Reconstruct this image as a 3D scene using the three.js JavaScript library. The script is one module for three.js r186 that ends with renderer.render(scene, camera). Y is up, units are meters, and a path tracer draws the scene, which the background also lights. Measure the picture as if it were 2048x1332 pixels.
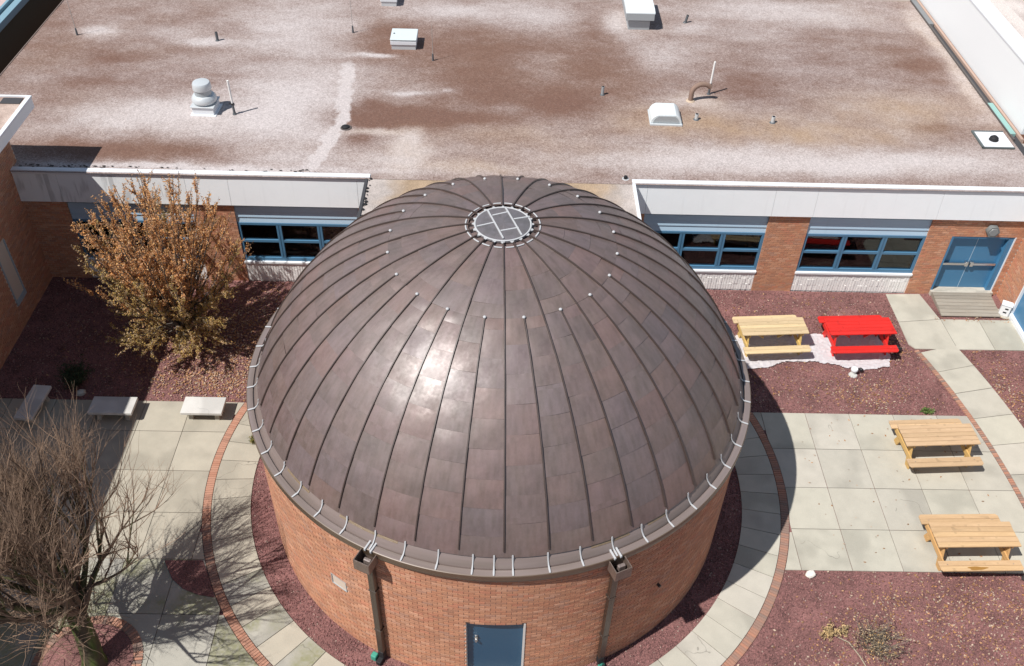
import * as THREE from 'three';
import { mergeGeometries, toCreasedNormals } from 'three/addons/utils/BufferGeometryUtils.js';
import { RoundedBoxGeometry } from 'three/addons/geometries/RoundedBoxGeometry.js';

// ---------------------------------------------------------------- camera, sky, sun, exposure
const scene = new THREE.Scene();
const camera = new THREE.PerspectiveCamera(38.785, 1024 / 666, 0.1, 6000);
{
  const p = 0.7425, y = 0.0193, r = 0.0315;
  const F = new THREE.Vector3(Math.sin(y) * Math.cos(p), -Math.sin(p), -Math.cos(y) * Math.cos(p));
  const r0 = new THREE.Vector3(Math.cos(y), 0, Math.sin(y)), u0 = r0.clone().cross(F);
  const R = r0.clone().multiplyScalar(Math.cos(r)).addScaledVector(u0, Math.sin(r));
  const U = u0.clone().multiplyScalar(Math.cos(r)).addScaledVector(r0, -Math.sin(r));
  camera.position.set(-0.0504, 19.4833, 15.7564);
  camera.quaternion.setFromRotationMatrix(new THREE.Matrix4().makeBasis(R, U, F.clone().negate()));
  camera.updateMatrixWorld();
}
const renderer = new THREE.WebGLRenderer({ antialias: true });
renderer.setSize(1024, 666);
renderer.toneMapping = THREE.LinearToneMapping;
renderer.toneMappingExposure = 1.22;
renderer.shadowMap.enabled = true;

const SUN = new THREE.Vector3(-0.56, 1, 0.36).normalize();
{ // clear, slightly hazy sky: pale at the horizon, deeper blue overhead
  const w = 256, h = 128, d = new Float32Array(w * h * 4);
  for (let j = 0; j < h; j++) for (let i = 0; i < w; i++) {
    const el = ((j + 0.5) / h - 0.5) * Math.PI, az = ((i + 0.5) / w - 0.5) * 2 * Math.PI, t = Math.pow(Math.max(0, Math.sin(el)), 0.5), k = (j * w + i) * 4;
    const c = Math.cos(el) * Math.cos(az) * SUN.x + Math.sin(el) * SUN.y + Math.cos(el) * Math.sin(az) * SUN.z, g = 0.35 * Math.pow(Math.max(0, c), 24);
    const up = [2.35 - 1.92 * t + g, 2.65 - 1.98 * t + g, 3.05 - 1.92 * t + g], dn = [0.52, 0.5, 0.45];
    for (let q = 0; q < 3; q++) d[k + q] = el > 0 ? up[q] : dn[q];
    d[k + 3] = 1;
  }
  const t = new THREE.DataTexture(d, w, h, THREE.RGBAFormat, THREE.FloatType); t.mapping = THREE.EquirectangularReflectionMapping; t.magFilter = t.minFilter = THREE.LinearFilter; t.needsUpdate = true;
  scene.background = t; scene.environment = t; scene.environmentIntensity = 0.185;
}
const sun = new THREE.DirectionalLight(0xfffaf5, 4.6);
sun.name = 'sun';
sun.position.copy(SUN).multiplyScalar(80);
sun.castShadow = true;
Object.assign(sun.shadow.camera, { left: -32, right: 32, top: 32, bottom: -32, near: 1, far: 200 });
sun.shadow.mapSize.set(4096, 4096);
scene.add(sun, sun.target);

// ---------------------------------------------------------------- helpers
let seedState = 12345;
const rnd = () => { seedState |= 0; seedState = seedState + 0x6D2B79F5 | 0; let t = Math.imul(seedState ^ seedState >>> 15, 1 | seedState); t = t + Math.imul(t ^ t >>> 7, 61 | t) ^ t; return ((t ^ t >>> 14) >>> 0) / 4294967296; };
const seed = s => { seedState = s; };
const rr = (a, b) => a + (b - a) * rnd();
const pick = a => a[Math.floor(rnd() * a.length)];
const clamp = (x, a = 0, b = 1) => Math.min(b, Math.max(a, x));
const lerp = (a, b, t) => a + (b - a) * t;
const smooth = (a, b, x) => { const t = clamp((x - a) / (b - a)); return t * t * (3 - 2 * t); };
const D = Math.PI / 180;
const V = (x, y, z) => new THREE.Vector3(x, y, z);
const hash2 = (x, y, s) => { let h = Math.imul(x, 374761393) ^ Math.imul(y, 668265263) ^ Math.imul(s, 2246822519); h = Math.imul(h ^ h >>> 13, 1274126177); return ((h ^ h >>> 16) >>> 0) / 4294967296; };
function noise(x, y, s = 0, per = 0) {
  const xi = Math.floor(x), yi = Math.floor(y); let fx = x - xi, fy = y - yi;
  fx = fx * fx * (3 - 2 * fx); fy = fy * fy * (3 - 2 * fy);
  const w = per ? v => ((v % per) + per) % per : v => v;
  const a = hash2(w(xi), w(yi), s), b = hash2(w(xi + 1), w(yi), s), c = hash2(w(xi), w(yi + 1), s), d = hash2(w(xi + 1), w(yi + 1), s);
  return a + (b - a) * fx + (c - a) * fy + (a - b - c + d) * fx * fy;
}
function fbm(x, y, o = 4, s = 0, per = 0) {
  let v = 0, a = 0.5, t = 0;
  for (let i = 0; i < o; i++) { v += a * noise(x, y, s + i * 17, per); t += a; x *= 2; y *= 2; if (per) per *= 2; a *= 0.5; }
  return v / t;
}
const toS = l => Math.round(255 * (l <= 0.0031308 ? 12.92 * l : 1.055 * Math.pow(clamp(l), 1 / 2.4) - 0.055));
// colour map: f(u, v, px, py) returns a linear rgb
function colourMap(w, h, f, repeat = true) {
  const d = new Uint8Array(w * h * 4);
  for (let j = 0; j < h; j++) for (let i = 0; i < w; i++) {
    const c = f(i / w, j / h, i, j), k = (j * w + i) * 4;
    d[k] = toS(clamp(c[0])); d[k + 1] = toS(clamp(c[1])); d[k + 2] = toS(clamp(c[2])); d[k + 3] = 255;
  }
  const t = new THREE.DataTexture(d, w, h); t.colorSpace = THREE.SRGBColorSpace; return finish(t, repeat);
}
function greyMap(w, h, f, repeat = true) {
  const d = new Uint8Array(w * h * 4);
  for (let j = 0; j < h; j++) for (let i = 0; i < w; i++) { const v = Math.round(255 * clamp(f(i / w, j / h, i, j))), k = (j * w + i) * 4; d[k] = d[k + 1] = d[k + 2] = v; d[k + 3] = 255; }
  return finish(new THREE.DataTexture(d, w, h), repeat);
}
function finish(t, repeat) {
  t.magFilter = THREE.LinearFilter; t.minFilter = THREE.LinearMipmapLinearFilter; t.generateMipmaps = true;
  t.wrapS = t.wrapT = repeat ? THREE.RepeatWrapping : THREE.ClampToEdgeWrapping; t.needsUpdate = true; return t;
}
const lin = (r, g, b) => new THREE.Color().setRGB(r, g, b);
const mat = (r, g, b, o = {}) => new THREE.MeshStandardMaterial({ color: lin(r, g, b), roughness: 0.85, ...o });

const counts = {};
function numbered(n) { const k = counts[n] = (counts[n] ?? -1) + 1; return k ? `${n}_${String(k).padStart(3, '0')}` : n; }
function shade(m) { m.castShadow = m.receiveShadow = true; return m; }
function tag(o, label, category, group, kind) { o.userData = { label, category }; if (group) o.userData.group = group; if (kind) o.userData.kind = kind; return o; }
function thing(name, label, category, pos = [0, 0, 0], turn = 0, group, kind) {
  const o = new THREE.Group(); o.name = numbered(name); o.position.set(...pos); o.rotation.y = turn; scene.add(o); return tag(o, label, category, group, kind);
}
function part(name, geo, m, parent, kind) {
  const o = shade(new THREE.Mesh(Array.isArray(geo) ? mergeGeometries(geo.map(g => g.index ? g.toNonIndexed() : g)) : geo, m)); o.name = name;
  if (kind) o.userData.kind = kind;
  parent.add(o); return o;
}
function single(name, geo, m, label, category, group, kind) { const o = part(numbered(name), geo, m, scene); return tag(o, label, category, group, kind); }
function instances(name, geo, m, mats, cols, parent, kind = 'stuff') {
  const o = shade(new THREE.InstancedMesh(geo, m, mats.length)); o.name = name;
  mats.forEach((x, i) => { o.setMatrixAt(i, x); if (cols) o.setColorAt(i, cols[i]); });
  o.userData.kind = kind; parent.add(o); return o;
}
// a box given by its limits
function bx(x0, x1, y0, y1, z0, z1, bevel = 0) {
  const w = x1 - x0, h = y1 - y0, d = z1 - z0;
  const g = bevel ? new RoundedBoxGeometry(w, h, d, 1, Math.min(bevel, w / 2.1, h / 2.1, d / 2.1)) : new THREE.BoxGeometry(w, h, d);
  g.translate((x0 + x1) / 2, (y0 + y1) / 2, (z0 + z1) / 2); return g;
}
function cyl(r0, r1, h, n = 16, x = 0, y = 0, z = 0) { const g = new THREE.CylinderGeometry(r0, r1, h, n); g.translate(x, y + h / 2, z); return g; }
function lathe(pts, n = 24, creased = true) { const g = new THREE.LatheGeometry(pts.map(p => new THREE.Vector2(p[0], p[1])), n); return creased ? toCreasedNormals(g, 0.6) : g; }
function planar(g, ox = 0, oy = 0, s = 1) {   // uv in metres by the face's own direction
  const h = g.index ? g.toNonIndexed() : g; const P = h.attributes.position, N = h.attributes.normal, uv = new Float32Array(P.count * 2);
  for (let i = 0; i < P.count; i++) {
    const ax = Math.abs(N.getX(i)), ay = Math.abs(N.getY(i)), az = Math.abs(N.getZ(i)), x = P.getX(i), y = P.getY(i), z = P.getZ(i);
    const [u, v] = ay >= ax && ay >= az ? [x, z] : ax > az ? [z, y] : [x, y];
    uv[2 * i] = u * s + ox; uv[2 * i + 1] = v * s + oy;
  }
  h.setAttribute('uv', new THREE.BufferAttribute(uv, 2)); return h;
}
function extrudeX(zy, x0, x1) { const s = new THREE.Shape(); zy.forEach((p, i) => i ? s.lineTo(-p[0], p[1]) : s.moveTo(-p[0], p[1])); return new THREE.ExtrudeGeometry(s, { depth: x1 - x0, bevelEnabled: false }).rotateY(Math.PI / 2).translate(x0, 0, 0); }
// soup of tubes, ribbons and leaves
class Soup {
  constructor() { this.p = []; this.n = []; this.i = []; this.c = []; this.uv = []; }
  tube(pts, r0, r1, sides = 5, col = null, cap = false) {
    const b = this.p.length / 3, L = pts.length; let len = 0;
    const ref = Math.abs(pts[L - 1].y - pts[0].y) > 0.9 * pts[0].distanceTo(pts[L - 1]) ? V(1, 0, 0.03) : V(0.02, 1, 0.05);
    for (let k = 0; k < L; k++) {
      const t = pts[Math.min(k + 1, L - 1)].clone().sub(pts[Math.max(k - 1, 0)]).normalize();
      const a = t.clone().cross(ref).normalize(), q = t.clone().cross(a), r = lerp(r0, r1, k / (L - 1));
      if (k) len += pts[k].distanceTo(pts[k - 1]);
      for (let s = 0; s < sides; s++) {
        const w = s / sides * Math.PI * 2, nx = a.clone().multiplyScalar(Math.cos(w)).addScaledVector(q, Math.sin(w));
        this.p.push(pts[k].x + nx.x * r, pts[k].y + nx.y * r, pts[k].z + nx.z * r); this.n.push(nx.x, nx.y, nx.z); this.uv.push(s / sides * 6 * r0, len);
        if (col) this.c.push(col.r, col.g, col.b); else this.c.push(1, 1, 1);
        if (k) { const A = b + (k - 1) * sides + s, B = b + (k - 1) * sides + (s + 1) % sides; this.i.push(A, B, A + sides, B, B + sides, A + sides); }
      }
    }
  }
  leaf(c, u, v, col) {   // a small bent leaf: u the half length, v the half width
    const b = this.p.length / 3, n = u.clone().cross(v).normalize();
    const P = [c.clone().sub(u), c.clone().add(v).addScaledVector(n, 0.25 * v.length()), c.clone().add(u), c.clone().sub(v).addScaledVector(n, 0.25 * v.length())];
    for (const q of P) { this.p.push(q.x, q.y, q.z); this.n.push(n.x, n.y, n.z); this.c.push(col.r, col.g, col.b); this.uv.push(0, 0); }
    this.i.push(b, b + 2, b + 1, b, b + 3, b + 2);
  }
  geo() {
    const g = new THREE.BufferGeometry();
    g.setAttribute('position', new THREE.Float32BufferAttribute(this.p, 3)); g.setAttribute('normal', new THREE.Float32BufferAttribute(this.n, 3));
    g.setAttribute('color', new THREE.Float32BufferAttribute(this.c, 3)); g.setAttribute('uv', new THREE.Float32BufferAttribute(this.uv, 2)); g.setIndex(this.i); return g;
  }
}
const inFrame = v => { const q = v.clone().project(camera); return Math.abs(q.x) < 1.0 && Math.abs(q.y) < 1.0; };

// ---------------------------------------------------------------- materials
const concreteField = s => (u, v) => {
  const a = fbm(u * 6, v * 6, 4, s, 6), b = fbm(u * 24, v * 24, 3, s + 50, 24), c = hash2(Math.floor(u * 1024), Math.floor(v * 1024), s + 9);
  const stain = smooth(0.46, 0.70, a) * 0.21 * (0.4 + b), crack = Math.abs(fbm(u * 3, v * 3, 5, s + 70, 3) - 0.5) < 0.0016 && fbm(u * 4, v * 4, 2, s + 80, 4) > 0.56 ? 0.30 : 0, k = 0.93 - stain - crack + (b - 0.5) * 0.16 + (c - 0.5) * 0.13;
  return [k * 0.97, k * 0.955, k * 0.90];
};
const concreteTex = colourMap(1024, 1024, concreteField(3));
const mossTex = colourMap(1024, 1024, (u, v) => {
  const c = concreteField(11)(u, v), m = smooth(0.46, 0.66, fbm(u * 5, v * 5, 5, 77, 5)) * (0.35 + 0.65 * noise(u * 120, v * 120, 5, 120));
  return [lerp(c[0], 0.50, m * 0.7), lerp(c[1], 0.52, m * 0.7), lerp(c[2], 0.22, m * 0.7)];
});
const fineBump = greyMap(512, 512, (u, v, i, j) => 0.5 * fbm(u * 32, v * 32, 3, 5, 32) + 0.5 * hash2(i, j, 4));
const slabMats = [0.47, 0.458, 0.48, 0.466, 0.448].map((k, i) => mat(k * 1.06, k * (1.03 - 0.008 * (i % 3)), k * (0.92 - 0.012 * (i % 2)), { map: concreteTex, bumpMap: fineBump, bumpScale: 0.0025, roughness: 0.92 }));
const warmMats = [0.45, 0.43, 0.415, 0.44].map((k, i) => mat(k * 1.02, k * 0.955, k * 0.815, { map: concreteTex, bumpMap: fineBump, bumpScale: 0.0025, roughness: 0.92 }));
const mossMats = [0.39, 0.41].map(k => mat(k, k * 0.985, k * 0.90, { map: mossTex, bumpMap: fineBump, bumpScale: 0.0025, roughness: 0.92 }));
const brickMap = colourMap(128, 64, (u, v, i, j) => { const k = 0.86 + 0.28 * (fbm(u * 10, v * 5, 3, 8) - 0.5) + 0.22 * (hash2(i, j, 3) - 0.5), w = hash2(i >> 2, j >> 2, 6) > 0.94 ? 0.16 : 0; return [k + w * 0.5, k + w, k + w]; });
const brickTones = [[0.586, 0.281, 0.165], [0.558, 0.257, 0.148], [0.606, 0.308, 0.185], [0.524, 0.244, 0.144], [0.586, 0.291, 0.168], [0.49, 0.244, 0.151], [0.579, 0.25, 0.151], [0.633, 0.343, 0.219], [0.545, 0.271, 0.161], [0.511, 0.278, 0.188]];
const brickMats = brickTones.map(t => mat(...t, { map: brickMap, roughness: 0.92 }));
const brickStuffMat = mat(1, 1, 1, { map: brickMap, roughness: 0.92 });
const mortar = mat(0.60, 0.50, 0.41, { roughness: 0.97 });
const paverTones = [[0.27, 0.185, 0.15], [0.32, 0.20, 0.155], [0.36, 0.205, 0.15], [0.40, 0.215, 0.15], [0.45, 0.22, 0.145], [0.48, 0.255, 0.175]];
const paverMats = paverTones.map(t => mat(...t, { map: brickMap, roughness: 0.95 }));

const fasciaTex = colourMap(512, 512, (u, v) => {
  const s = smooth(0.62, 0.85, fbm(u * 22, v * 2.2, 4, 21)) * 0.03, k = 0.97 - s + 0.03 * (fbm(u * 8, v * 8, 3, 9, 8) - 0.5); return [k, k, k];
});
const dirtyTex = colourMap(512, 512, (u, v) => {
  const s = smooth(0.42, 0.7, fbm(u * 26, v * 3, 5, 31)) * smooth(0.35, 0.6, fbm(u * 4, v * 3, 3, 33)) * 0.30, k = 0.95 - s; return [k, k, k * 0.99];
});
const white = mat(0.85, 0.885, 0.905, { map: fasciaTex, roughness: 0.5 });
const whiteDirty = mat(0.84, 0.87, 0.89, { map: dirtyTex, roughness: 0.55 });
const whiteCap = mat(0.72, 0.75, 0.78, { roughness: 0.45 });
const galvanised = mat(0.62, 0.66, 0.68, { map: fasciaTex, roughness: 0.42, metalness: 0.25 });
const galvDull = mat(0.42, 0.46, 0.48, { map: fasciaTex, roughness: 0.5, metalness: 0.3 });
const blueFrame = mat(0.075, 0.195, 0.32, { roughness: 0.4 });
const blueSiding = mat(0.40, 0.55, 0.68, { roughness: 0.45, map: fasciaTex });
const blueSoffit = mat(0.10, 0.20, 0.30, { roughness: 0.6 });
const blueDoor = mat(0.06, 0.20, 0.36, { roughness: 0.38, map: fasciaTex });
const navyDoor = mat(0.022, 0.088, 0.165, { roughness: 0.42, map: fasciaTex });
const steel = mat(0.62, 0.62, 0.62, { metalness: 1, roughness: 0.28 });
const darkMetal = mat(0.045, 0.04, 0.04, { roughness: 0.5, metalness: 0.4 });
const pipeGrey = mat(0.10, 0.11, 0.12, { roughness: 0.6 });
const black = mat(0.012, 0.012, 0.014, { roughness: 0.7 });
const glass = new THREE.MeshPhysicalMaterial({ color: lin(0.55, 0.6, 0.62), roughness: 0.03, transmission: 1, thickness: 0, ior: 1.5 });
const dark = mat(0.05, 0.05, 0.055, { roughness: 0.9 });
const caulk = mat(0.47, 0.48, 0.49, { roughness: 0.7, map: fasciaTex });

// weathered copper: brown, purple, olive and grey sheets
const copperCol = colourMap(512, 512, (u, v) => {
  const a = fbm(u * 5, v * 5, 4, 61, 5), b = fbm(u * 30, v * 7, 3, 62), c = fbm(u * 60, v * 60, 2, 63, 60), k = 0.84 + 0.28 * (a - 0.5) + 0.30 * (b - 0.5) + 0.10 * (c - 0.5);
  return [k * (1 + 0.08 * (a - 0.5)), k, k * (1 + 0.12 * (b - 0.5))];
});
const copperRough = greyMap(512, 512, (u, v) => 0.80 + 0.5 * (fbm(u * 6, v * 6, 4, 71, 6) - 0.5) + 0.25 * (fbm(u * 40, v * 40, 2, 72, 40) - 0.5));
const copperBump = greyMap(512, 512, (u, v) => fbm(u * 6, v * 6, 3, 81, 6));
const copperTones = [[0.179, 0.126, 0.112], [0.184, 0.125, 0.108], [0.174, 0.127, 0.12], [0.187, 0.123, 0.109], [0.171, 0.123, 0.112], [0.176, 0.13, 0.118], [0.168, 0.125, 0.121], [0.183, 0.123, 0.113], [0.178, 0.127, 0.111], [0.167, 0.122, 0.111]];
const copper = (t, r = 0.42, cc = 0.4) => new THREE.MeshPhysicalMaterial({ color: lin(...t), metalness: 0.12, ior: 1.75, roughness: r, clearcoat: cc, clearcoatRoughness: 0.33, map: copperCol, roughnessMap: copperRough, bumpMap: copperBump, bumpScale: 0.007 });
const copperMats = copperTones.map((t, i) => copper(t, 0.68 + 0.02 * (i % 4), 0.30 + 0.05 * (i % 3)));
const copperSeam = copper([0.06, 0.038, 0.030], 0.75);
const copperGutter = copper([0.24, 0.19, 0.17], 0.6);
const copperEdge = copper([0.12, 0.078, 0.045], 0.62);
const copperStain = copper([0.235, 0.165, 0.095], 0.7);

// ---------------------------------------------------------------- bricks
const BL = 0.200, BH = 0.0640, BD = 0.05, MJ = 0.0122;
const brickGeo = new THREE.BoxGeometry(BL, BH, BD);
// u along, v up; skips are [u0,u1,v0,v1]; at(u,v) gives {p, turn}
function layBricks({ u0, u1, v0, v1, skips = [], at, wrap = false, phase = 0 }) {
  const out = [], P = wrap ? (u1 - u0) / Math.round((u1 - u0) / (BL + MJ)) : BL + MJ, H = BH + MJ;
  for (let r = 0; v0 + r * H + BH <= v1 + 0.03; r++) {
    const v = v0 + r * H + BH / 2, off = (r % 2) * P / 2 + phase;
    for (let k = -2; u0 + off + k * P < u1 + (wrap ? P : 0); k++) {
      let a = u0 + off + k * P, b = a + BL; if (wrap) { if (k < 0 || k >= Math.round((u1 - u0) / P)) continue; } else { a = Math.max(a, u0); b = Math.min(b, u1); }
      if (b - a < 0.035) continue;
      for (const s of skips) if (v > s[2] && v < s[3]) { if (a < s[0] && b > s[0] && b <= s[1] + BL) b = s[0]; else if (a >= s[0] && a < s[1] && b > s[1]) a = s[1]; else if (a >= s[0] && b <= s[1]) b = a; }
      if (b - a < 0.035) continue;
      const f = at((a + b) / 2, v); f.sx = (b - a) / BL; out.push(f);
    }
  }
  return out;
}
const tone = tones => { const t = pick(tones), k = rr(0.90, 1.10); return lin(t[0] * k, t[1] * k, t[2] * k); };
function buildBricks(parent, list, most = 300, name = 'brick', stuffName = 'brickwork', geo = brickGeo, mats = brickMats, tones = brickTones) {
  const eye = camera.position, q = new THREE.Quaternion(), up = V(0, 1, 0);
  for (const f of list) {
    const n = V(Math.sin(f.turn), 0, Math.cos(f.turn)), d = eye.clone().sub(f.p); if (f.flat) n.set(0, 1, 0);
    f.score = inFrame(f.p) && !f.hidden ? Math.max(0, n.dot(d)) / Math.pow(d.length(), 3) : 0;
  }
  list.sort((a, b) => b.score - a.score);
  const ms = [], cs = [];
  list.forEach((f, i) => {
    q.setFromAxisAngle(up, f.turn); const p = f.p.clone(), j = rr(-0.002, 0.002); p.x += Math.sin(f.turn) * j; p.z += Math.cos(f.turn) * j;
    const m = new THREE.Matrix4().compose(p, q, V(f.sx ?? 1, 1, 1));
    if (i < most && f.score > 0) { const o = part(name, geo, f.run === undefined ? pick(mats) : mats[Math.floor(clamp(f.run + rr(-0.28, 0.28), 0, 0.999) * mats.length)], parent); m.decompose(o.position, o.quaternion, o.scale); } else { ms.push(m); cs.push(tone(tones).multiplyScalar(0.84 + 0.32 * fbm(Math.atan2(f.p.x, f.p.z + 30) * 9 + f.p.x * 0.5 + 20, f.p.y * 0.9 + 9, 4, 55))); }
  });
  if (ms.length) instances(stuffName, geo, brickStuffMat, ms, cs, parent);
}
const planeAt = (x0, z0, turn) => (u, v) => ({ p: V(x0 + Math.cos(turn) * u + Math.sin(turn) * -BD / 2, v, z0 - Math.sin(turn) * u + Math.cos(turn) * -BD / 2), turn });

// ---------------------------------------------------------------- ground, beds and paving
const RW = 5.68, YB = -0.03;          // cylinder radius, level of the stone beds
const X0 = -14.35, X1 = 16.1, ZF = -7.76;
const lavaTex = colourMap(1024, 1024, (u, v, i, j) => {
  const a = fbm(u * 8, v * 8, 3, 41, 8), b = noise(u * 190, v * 190, 42, 190), c = hash2(i, j, 43), d = noise(u * 330, v * 330, 44, 330);
  const k = 0.52 + 0.55 * b + 0.5 * (d - 0.5) + 0.35 * (c - 0.5) + 0.75 * (a - 0.5), g = hash2(i >> 1, j >> 1, 45) > 0.972 ? 0.13 : 0;
  return [0.232 * k + g * 0.7, 0.110 * k + g * 0.52, 0.101 * k + g * 0.46];
});
const lavaBump = greyMap(512, 512, (u, v) => 0.6 * noise(u * 90, v * 90, 46, 90) + 0.4 * noise(u * 180, v * 180, 47, 180));
{
  const soil = mat(0.10, 0.10, 0.06, { map: colourMap(256, 256, (u, v) => { const k = 0.6 + 0.8 * (fbm(u * 16, v * 16, 4, 2, 16) - 0.3); return [k, k, k]; }) });
  const g = new THREE.PlaneGeometry(4000, 4000).rotateX(-Math.PI / 2).translate(0, -0.32, 0); single('ground', planar(g, 0, 0, 0.25), soil, 'dull green grass and soil around the school', 'ground', null, 'structure');
  const bed = new THREE.PlaneGeometry(X1 - X0, 24 - ZF, 300, 300).rotateX(-Math.PI / 2).translate((X0 + X1) / 2, YB, (24 + ZF) / 2), P = bed.attributes.position;
  for (let i = 0; i < P.count; i++) P.setY(i, YB - 0.012 + 0.024 * fbm(P.getX(i) * 3, P.getZ(i) * 3, 3, 5));
  bed.computeVertexNormals();
  single('stone_bed', planar(bed, 0, 0, 0.28), new THREE.MeshStandardMaterial({ map: lavaTex, bumpMap: lavaBump, bumpScale: 0.012, roughness: 0.96 }), 'courtyard beds of crushed dark red lava stone', 'stone bed', null, 'structure');
}
function slabShape(pts) {   // pts in x, z order
  const s = new THREE.Shape(); pts.forEach((p, i) => i ? s.lineTo(p[0], -p[1]) : s.moveTo(p[0], -p[1]));
  const g = new THREE.ExtrudeGeometry(s, { depth: 0.11, bevelEnabled: true, bevelSize: -0.006, bevelOffset: 0, bevelThickness: 0.006, bevelSegments: 1, curveSegments: 4 });
  g.rotateX(-Math.PI / 2); g.translate(0, -0.116, 0); return planar(g, rr(0, 5), rr(0, 5), 0.16);
}
function slab(parent, pts, mats = slabMats, name = 'slab') { const o = part(name, slabShape(pts), pick(mats), parent); o.position.y = rr(-0.002, 0.002); return o; }
// a rectangle cut by curves: left(z) and right(z) give limits
function cutSlab(parent, x0, x1, z0, z1, left, right, mats) {
  const J = 0.007, L = [], R = [], n = 12; x0 += J; x1 -= J; z0 += J; z1 -= J;
  for (let k = 0; k <= n; k++) { const z = lerp(z0, z1, k / n), a = Math.max(x0, left ? left(z) : x0), b = Math.min(x1, right ? right(z) : x1); if (b - a > 0.03) { L.push([a, z]); R.push([b, z]); } }
  if (L.length < 2) return; slab(parent, [...L, ...R.reverse()], mats);
}
const RP0 = 6.32, RP1 = 7.29, RB = 7.50, ZT = -2.36;          // ring path, its brick edge and where it starts at the back
seed(5);
const ringOut = z => Math.sqrt(Math.max(0, (RB + 0.008) ** 2 - z * z));
const SC = [-8.3, 1.55], RS0 = 21.86, RS1 = 22.005, RS2 = 23.22;   // the curved walk on the right
const arcX = (R, z) => SC[0] + Math.sqrt(R * R - (z - SC[1]) ** 2);
{
  const pr = thing('patio', 'sunlit concrete slab patio under the two bare wood picnic tables', 'patio', [0, 0, 0], 0, null, 'structure');
  const xs = [6.14, 7.37, 8.61, 9.85, 11.09, 12.33, 13.7], zs = [ZT, -1.04, 0.28, 1.59, 2.8];
  for (let i = 0; i < 6; i++) for (let j = 0; j < 4; j++) cutSlab(pr, xs[i], xs[i + 1], zs[j], zs[j + 1], ringOut, z => arcX(RS0, z) - 0.008);
  const pl = thing('patio', 'concrete slab patio with benches, half in shade beside the left wall', 'patio', [0, 0, 0], 0, null, 'structure');
  const xl = [-14.3, -13.56, -12.32, -11.08, -9.83, -8.565, -7.3, -6.1], zl = [-2.4, -1.29, 0.06, 1.39, 2.75];
  for (let i = 0; i < 7; i++) for (let j = 0; j < 4; j++) cutSlab(pl, xl[i], xl[i + 1], zl[j], zl[j + 1], null, z => -ringOut(z), warmMats);
  const xm = [-14.3, -12.7, -11.4, -10.15, -8.87, -7.6, -6.3, -4.5, -3], zm = [2.75, 4.22, 5.6, 7, 8.4];
  for (let i = 0; i < 8; i++) for (let j = 0; j < 4; j++) cutSlab(pl, xm[i], xm[i + 1], zm[j], zm[j + 1], null, z => -ringOut(z), mossMats);

  // ring path round the dome
  const ring = thing('path', 'ring of concrete slabs with brick edge curving around the dome', 'path', [0, 0, 0], 0, null, 'structure');
  const arc = (R, a0, a1, n) => Array.from({ length: n + 1 }, (_, k) => { const a = lerp(a0, a1, k / n) * D; return [R * Math.sin(a), R * Math.cos(a)]; });
  const lim = R => 90 + Math.asin(-ZT / R) / D;
  for (let a = -92.5 - 5.1 * 4; a < 115; a += 5.1) {
    const J0 = 0.007 / 6.8 / D, a0 = a + J0, a1 = a + 5.1 - J0, lo = r => Math.max(a0, -lim(r)), hi = r => Math.min(a1, lim(r));
    if (hi(RP1) - lo(RP1) < 0.3 || hi(RP0) - lo(RP0) < 0.3) continue;
    slab(ring, [...arc(RP0, lo(RP0), hi(RP0), 4), ...arc(RP1 - 0.006, lo(RP1), hi(RP1), 4).reverse()], a < -40 && a > -64 ? [...warmMats, ...mossMats] : a < 0 ? warmMats : slabMats);
  }
  const list = [], da = 0.0735 / ((RP1 + RB) / 2) / D;
  for (let a = -lim(RB); a < lim(RB); a += da) { const t = a * D, R = (RP1 + RB) / 2; list.push({ p: V(R * Math.sin(t), -0.042 + rr(-0.003, 0.003), R * Math.cos(t)), turn: t + rr(-0.02, 0.02), flat: true, run: clamp((fbm(a * 0.045 + 30, 3, 3, 91) - 0.3) * 2.5) }); }
  buildBricks(ring, list, 300, 'brick', 'brick_edging', new RoundedBoxGeometry(0.066, 0.1, RB - RP1 - 0.012, 1, 0.006), paverMats, paverTones);

  // curved walk on the right, from the double door towards the viewer
  const walk = thing('path', 'concrete walk from the blue double door curving along a brick strip', 'path', [0, 0, 0], 0, null, 'structure');
  const pt = (R, a) => [SC[0] + R * Math.cos(a), SC[1] + R * Math.sin(a)];
  const A = z => Math.asin((z - SC[1]) / 22.6), joints = [-5.12, -4.26, -3.36, -2.36, -1.35, -0.3, 0.75, 1.8, 2.9, 4, 5.1, 6.2, 7.3];
  for (let k = 0; k + 1 < joints.length; k++) { const a0 = A(joints[k]) + 0.0003, a1 = A(joints[k + 1]) - 0.0003; slab(walk, [pt(RS1 + 0.006, a0), pt(RS2, a0), pt(RS2, (a0 + a1) / 2), pt(RS2, a1), pt(RS1 + 0.006, a1), pt(RS1 + 0.006, (a0 + a1) / 2)]); }
  slab(walk, [[12.45, -7.66], [13.55, -7.70], [13.82, -6.48], [12.46, -6.32]]); slab(walk, [[12.46, -6.305], [13.83, -6.465], [13.90, -5.10], [12.62, -5.10], [12.46, -5.3]]);
  slab(walk, [[13.845, -6.48], [15.03, -6.48], [15.05, -5.11], [13.915, -5.10]]); slab(walk, [[15.045, -6.48], [16.08, -6.48], [16.08, -5.11], [15.065, -5.11]]);
  const strip = [];
  for (let a = A(-5.2); a < A(7); a += 0.0735 / 21.9) { const R = (RS0 + RS1) / 2, [x, z] = pt(R, a); strip.push({ p: V(x, -0.042 + rr(-0.003, 0.003), z), turn: Math.PI / 2 - a, flat: true }); }
  buildBricks(walk, strip, 200, 'brick', 'brick_edging', new RoundedBoxGeometry(0.066, 0.1, RS1 - RS0 - 0.008, 1, 0.006), paverMats, paverTones);

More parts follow.
